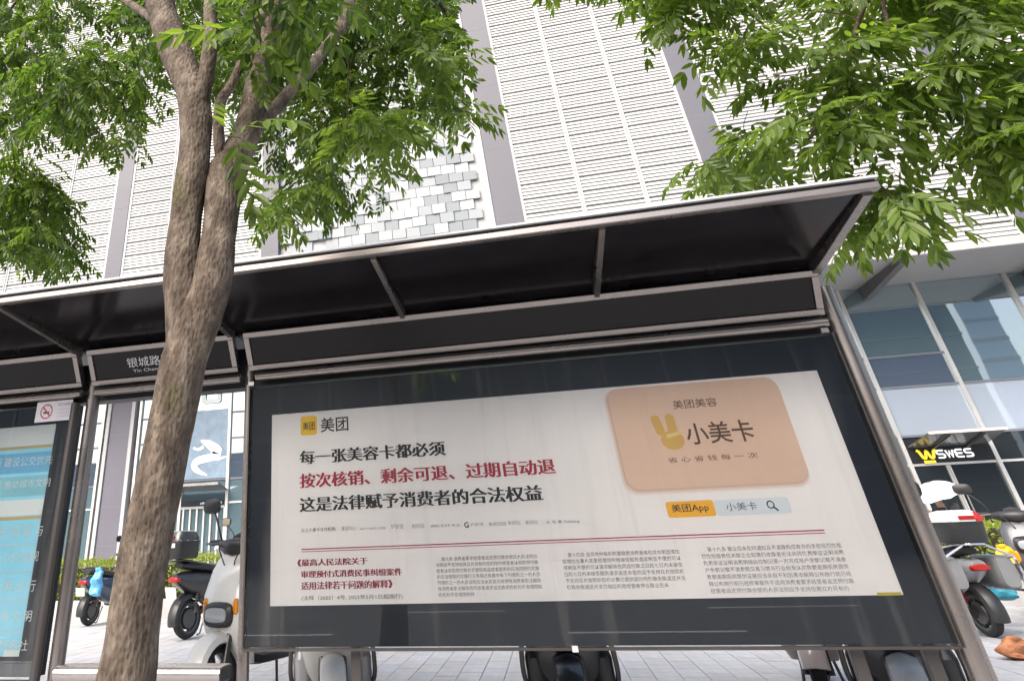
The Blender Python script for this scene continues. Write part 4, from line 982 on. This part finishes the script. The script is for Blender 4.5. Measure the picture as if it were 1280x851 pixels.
scooter('dark scooter under the person with the white umbrella', (pq.x + .05, 18.55, .0), PF, P_DGREY, P_DGREY)

# ================================================================== TREES
BARK = bark_mat(); TWIG = mat('twig_bark', (.05, .038, .028), .85, var=.3, scale=12)
LEAF = leaf_mat('leaf_green', (.028, .060, .010), (.108, .160, .028), (2.5, 2.5, 1.1))
def leaflet(mb, p, d, nrm, L, wd):
    s = d.cross(nrm).normalized(); dr = -nrm * L * .10
    q = [p, p + d * L * .32 + s * wd * .5, p + d * L * .68 + s * wd * .42 + dr * .4, p + d * L + dr, p + d * L * .68 - s * wd * .42 + dr * .4, p + d * L * .32 - s * wd * .5, p + d * L * .34 - nrm * wd * .16, p + d * L * .68 - nrm * wd * .12 + dr * .4]
    mb.add(q, [(0, 1, 6), (1, 2, 7, 6), (2, 3, 7), (0, 6, 5), (6, 7, 4, 5), (7, 3, 4)])
def compound(L, n, rng):
    """pinnate leaf: along +x, face +z, drooping"""
    mb = MB(); ax = []
    for k in range(9):
        u = k / 8; ax.append(Vector((L * u, 0, -L * .28 * u * u)))
    mb.tube(ax, [.0022 - .0016 * k / 8 for k in range(9)], 4)
    for i in range(n):
        u = .22 + .76 * i / (n - 1); p = Vector((L * u, 0, -L * .28 * u * u)); t = Vector((1, 0, -.56 * u)).normalized()
        for s in (-1, 1):
            ang = R(rng.uniform(48, 68) * (1 - .35 * u)); d = (t * math.cos(ang) + Vector((0, s, 0)) * math.sin(ang) + Vector((0, 0, rng.uniform(-.5, -.05)))).normalized()
            nr = (Vector((0, 0, 1)) + Vector((rng.gauss(0, .25), rng.gauss(0, .25), 0))).normalized(); nr = (nr - d * nr.dot(d)).normalized()
            ll = L * rng.uniform(.27, .36) * (1 - .25 * abs(u - .6)); leaflet(mb, p, d, nr, ll, ll * rng.uniform(.27, .36))
    d = Vector((1, 0, -.6)).normalized(); nr = Vector((.5, 0, .86)); nr = (nr - d * nr.dot(d)).normalized(); leaflet(mb, ax[-1], d, nr, L * .3, L * .095)
    return mb
rng = random.Random(5)
VARS = [compound(1.0, rng.choice((5, 6, 7)), rng) for _ in range(8)]
VME = []
for vmb in VARS:
    me = vmb.mesh('leaf', LEAF); at_ = me.attributes.new('tone', 'FLOAT', 'POINT'); VME.append(me)
def inside(p, poly):
    x, y = p; r = False; j = len(poly) - 1
    for i in range(len(poly)):
        if (poly[i][1] > y) != (poly[j][1] > y) and x < (poly[j][0] - poly[i][0]) * (y - poly[i][1]) / (poly[j][1] - poly[i][1]) + poly[i][0]: r = not r
        j = i
    return r
def tree(label, base, limbs, regions, seed, leafL, name='street_tree'):
    """limbs: list of (points, radii); regions: (outline, depth range, number of sprays, leaves per spray)"""
    rg = random.Random(seed); t = thing(name, label, 'tree', base, 0, 'street trees beside the shelter')
    inv = t.matrix_basis.inverted(); B = Vector(base)
    nodes = []
    for li, (pts, rad) in enumerate(limbs):
        pp = smooth_path(pts, 8); rr = lerp_list(rad, 8); mb = MB()
        mb.tube([q - B for q in pp], rr, 26 if li == 0 else 16)
        # lumpy bark
        out = []
        for v in mb.v:
            v = Vector(v); n1 = noise.noise(v * 4 + Vector((seed, 0, 0))); n2 = noise.noise(v * 14)
            j = min(range(len(pp)), key=lambda k: (pp[k] - B - v).length_squared); c_ = pp[j] - B; dv = v - c_; dv -= Vector((0, 0, 0)); out.append(tuple(c_ + dv * (1 + .10 * n1 + .035 * n2)))
        mb.v = out
        mb.build('trunk' if li == 0 else 'limb', BARK, t, smooth=True, angle=80)
        if li: nodes += [(q, r) for q, r in zip(pp, rr) if q.z > 2.6]
    # sprays
    anchors = []
    for (poly, yr, ns, nl) in regions:
        xs = [q[0] for q in poly]; ys = [q[1] for q in poly]; tries = 0; got = []
        while len(got) < ns and tries < ns * 60:
            tries += 1
            p = (rg.uniform(min(xs), max(xs)), rg.uniform(min(ys), max(ys)))
            if not inside(p, poly): continue
            got.append(p); y = rg.uniform(*yr); anchors.append((at(p[0], p[1], y), nl))
    # grow twigs from the limbs out to each spray
    anchors.sort(key=lambda a_: min((a_[0] - q[0]).length for q in nodes))
    tw = MB()
    sprays = []
    for (A, nl) in anchors:
        j = min(range(len(nodes)), key=lambda k: (nodes[k][0] - A).length + (0 if nodes[k][0].z > A.z - .3 else .6))
        q, r = nodes[j]; dist = (A - q).length
        r0 = max(.004, min(r * .6, .004 + dist * .006)); r1 = .0028
        mid = (A + q) / 2 + Vector((rg.gauss(0, .08) * dist, rg.gauss(0, .08) * dist, .14 * dist))
        path = smooth_path([q, q.lerp(mid, .55) + Vector((0, 0, .03 * dist)), mid, A], 4)
        tw.tube([v - B for v in path], [r0 + (r1 - r0) * k / (len(path) - 1) for k in range(len(path))], 5)
        for k in range(2, len(path), 2): nodes.append((path[k], r0 + (r1 - r0) * k / (len(path) - 1)))
        sprays.append((A, (A - mid).normalized(), nl))
    o = tw.build('twigs', TWIG, t, smooth=True); o['kind'] = 'stuff'
    leaves = []
    for (A, d, nl) in sprays:
        tone = rg.random()
        for k in range(nl):
            u = rg.uniform(-.30, .02); p = A + d * u
            az = rg.uniform(0, 2 * math.pi); el = rg.uniform(-.75, .25)
            dd = (Vector((math.cos(az), math.sin(az), 0)) * .9 + d * .55); dd.z = dd.z * .4 + el; dd.normalize()
            up = Vector((rg.gauss(0, .35), rg.gauss(0, .35), 1)); yv = up.cross(dd).normalized(); zv = dd.cross(yv)
            L_ = leafL * rg.uniform(.7, 1.15)
            Mx = Matrix(((dd.x * L_, yv.x * L_, zv.x * L_, p.x - B.x), (dd.y * L_, yv.y * L_, zv.y * L_, p.y - B.y), (dd.z * L_, yv.z * L_, zv.z * L_, p.z - B.z), (0, 0, 0, 1)))
            leaves.append((Mx, rg.randrange(len(VARS)), tone, p))
    def score(l):
        px_, py_ = proj(l[3])
        if not (0 < px_ < 1280 and 0 < py_ < 400): return 1e9
        return (l[3] - CAM).length
    order = sorted(range(len(leaves)), key=lambda i: score(leaves[i]))
    top = set(order[:300])
    big = MB(); tones = []
    for i, (Mx, vi, tone, p) in enumerate(leaves):
        if i in top:
            o = inst('leaf', VME[vi], t); o.matrix_basis = Mx
        else:
            vmb = VARS[vi]; big.add([Mx @ Vector(v) for v in vmb.v], vmb.f); tones += [tone] * len(vmb.v)
    me = big.mesh('crown', LEAF); at_ = me.attributes.new('tone', 'FLOAT', 'POINT'); at_.data.foreach_set('value', tones)
    o = bpy.data.objects.new('crown', me); C.objects.link(o); o.parent = t; o['kind'] = 'stuff'
    return t
TY = 2.5
def A_(px, py, y=TY): return at(px, py, y)
def rr_(px_w, p):  # radius that shows px_w pixels wide at p
    return .5 * px_w / FPX * (RC @ (p - CAM)).z
b0 = A_(156, 851); base = (b0.x - .10, TY, 0)
tr_pts = [Vector(base) + Vector((0, 0, -.1)), Vector(base).lerp(b0, .5), b0, A_(174, 728), A_(199, 600), A_(220, 495), A_(231, 445), A_(241, 400), A_(248, 360), A_(251, 330)]
tr_rad = [.19, .125] + [rr_(w_, p_) for w_, p_ in zip((74, 65, 60, 58, 58, 52, 30, 8), tr_pts[2:])]
lA = [A_(214, 530), A_(226, 455), A_(230, 400), A_(228, 350), A_(230, 300), A_(236, 250), A_(242, 200), A_(245, 150, 2.52), A_(238, 110, 2.54), A_(218, 60, 2.6), A_(200, 0, 2.7), A_(185, -120, 2.9), A_(150, -320, 3.3)]
rA = [1.08 * rr_(w_, p_) for w_, p_ in zip((24, 38, 44, 42, 40, 37, 36, 38, 36, 36, 34, 28, 16), lA)]
lA2 = [A_(242, 185, 2.51), A_(247, 140, 2.51), A_(257, 100, 2.5), A_(263, 50, 2.5), A_(265, -10, 2.55), A_(285, -160, 2.8), A_(330, -330, 3.2)]
rA2 = [rr_(w_, p_) for w_, p_ in zip((20, 24, 22, 18, 17, 14, 8), lA2)]
lB = [A_(218, 530), A_(238, 455), A_(254, 400), A_(266, 350), A_(273, 300, 2.52), A_(278, 255, 2.54), A_(286, 215, 2.58), A_(303, 178, 2.62), A_(316, 140, 2.68), A_(326, 80, 2.8), A_(340, 10, 2.95), A_(360, -120, 3.2), A_(420, -300, 3.6)]
rB = [1.12 * rr_(w_, p_) for w_, p_ in zip((20, 34, 42, 42, 40, 42, 44, 34, 29, 27, 24, 18, 10), lB)]
lB2 = [A_(303, 182, 2.61), A_(312, 168, 2.63), A_(332, 148, 2.70), A_(365, 112, 2.85), A_(400, 70, 3.1), A_(432, 22, 3.4), A_(450, -40, 3.8), A_(500, -60, 4.4), A_(560, 20, 5.2)]
rB2 = [rr_(w_, p_) for w_, p_ in zip((20, 20, 18, 16, 15, 16, 13, 8, 5), lB2)]
lB3 = [A_(283, 228, 2.57), A_(276, 195, 2.54), A_(273, 155, 2.50), A_(277, 125, 2.47), A_(290, 105, 2.45), A_(310, 60, 2.55), A_(350, -20, 2.8), A_(420, -120, 3.4)]
rB3 = [rr_(w_, p_) for w_, p_ in zip((16, 15, 14, 13, 12, 11, 9, 6), lB3)]
lC = [A_(212, 40, 2.62), A_(170, 10, 3.0), A_(100, -30, 3.8), A_(40, -20, 4.6), A_(-20, 60, 5.4)]
rC = [.035, .028, .022, .016, .010]
lC2 = [A_(200, 0, 2.7), A_(120, -90, 3.6), A_(20, -120, 4.6), A_(-60, 40, 5.3), A_(-70, 150, 5.6)]
rC2 = [.035, .028, .022, .016, .009]
lD = [A_(340, 10, 2.95), A_(400, -60, 3.6), A_(470, -40, 4.4), A_(500, 70, 5.0), A_(470, 170, 5.4)]
rD = [.03, .025, .018, .012, .007]
regA = [(-60, -80), (190, -80), (205, 60), (195, 130), (172, 180), (145, 205), (112, 190), (80, 158), (40, 165), (-60, 172)]
regB = [(-60, 205), (30, 205), (70, 235), (95, 280), (125, 312), (95, 325), (40, 322), (-60, 318)]
regC = [(255, -80), (560, -80), (590, 35), (580, 75), (570, 110), (600, 170), (585, 195), (545, 165), (505, 190), (480, 250), (430, 268), (360, 280), (330, 262), (330, 200), (340, 130), (290, 110), (250, 60)]
regC1 = [(300, -60), (560, -60), (560, 120), (480, 170), (340, 160), (320, 60)]
regS = [(180, -60), (330, -60), (340, 110), (300, 130), (250, 100), (190, 60)]
regF = [(280, -60), (420, -60), (395, 20), (345, 62), (300, 62), (276, 20)]
regN = [(262, 165), (330, 165), (345, 215), (300, 215)]
tree('forked street tree with mottled grey bark before the shelter', base, [(tr_pts, tr_rad), (lA, rA), (lA2, rA2), (lB, rB), (lB2, rB2), (lB3, rB3), (lC, rC), (lC2, rC2), (lD, rD)],
     [(regA, (4.4, 6.6), 160, 8), (regB, (5.0, 6.6), 74, 8), (regF, (2.15, 2.4), 9, 4), (regC, (4.6, 6.8), 138, 8), (regC1, (3.9, 5.5), 54, 8), (regS, (4.0, 6.0), 48, 8), (regN, (2.3, 2.45), 2, 2)], 3, .33)
# second tree: trunk outside the picture on the right, boughs hanging into it
b2 = (4.3, 3.0, 0)
t2 = [Vector((4.3, 3.0, -.1)), Vector((4.28, 3.0, .9)), Vector((4.2, 3.05, 1.9)), Vector((4.1, 3.1, 2.8)), Vector((4.0, 3.2, 3.6))]
m1 = [Vector((4.05, 3.15, 3.3)), A_(1400, -250, 3.6), A_(1180, -130, 4.2), A_(1085, 0, 4.6), A_(1060, 80, 4.75), A_(1035, 130, 4.8), A_(1010, 175, 4.85)]
m2 = [A_(1180, -130, 4.2), A_(1110, -20, 4.6), A_(1110, 30, 4.7), A_(1135, 80, 4.8), A_(1175, 118, 4.9), A_(1225, 138, 5.0)]
m3 = [A_(1400, -250, 3.6), A_(1000, -150, 4.3), A_(900, -60, 4.7), A_(840, -20, 4.9), A_(780, 0, 5.0)]
m4 = [Vector((4.05, 3.15, 3.3)), Vector((3.8, 3.9, 4.6)), A_(1330, -60, 4.6), A_(1290, 60, 4.9), A_(1270, 160, 5.1)]
regD = [(880, -60), (1330, -60), (1330, 190), (1250, 205), (1180, 200), (1120, 270), (1085, 285), (1070, 215), (1000, 180), (930, 195), (905, 150), (930, 95), (880, 40)]
regD2 = [(700, -60), (900, -60), (870, 8), (800, 2), (730, -8)]
regD3 = [(870, 185), (900, 185), (900, 215), (870, 215)]
regD4 = [(1060, 250), (1110, 250), (1100, 300), (1065, 315)]
regD5 = [(1230, 150), (1320, 150), (1320, 230), (1250, 225)]
tree('leafy street tree boughs hanging over the right end of shelter', b2, [(t2, [.17, .13, .12, .11, .09]), (m1, [.07, .05, .03, .018, .014, .01, .006]), (m2, [.025, .016, .014, .012, .010, .006]), (m3, [.045, .035, .022, .014, .008]), (m4, [.06, .045, .03, .018, .010])],
     [(regD, (4.3, 5.4), 98, 7), (regD2, (4.4, 5.4), 24, 7), (regD3, (4.9, 5.0), 4, 6), (regD4, (4.8, 5.1), 6, 5), (regD5, (4.4, 5.0), 12, 6)], 9, .385)
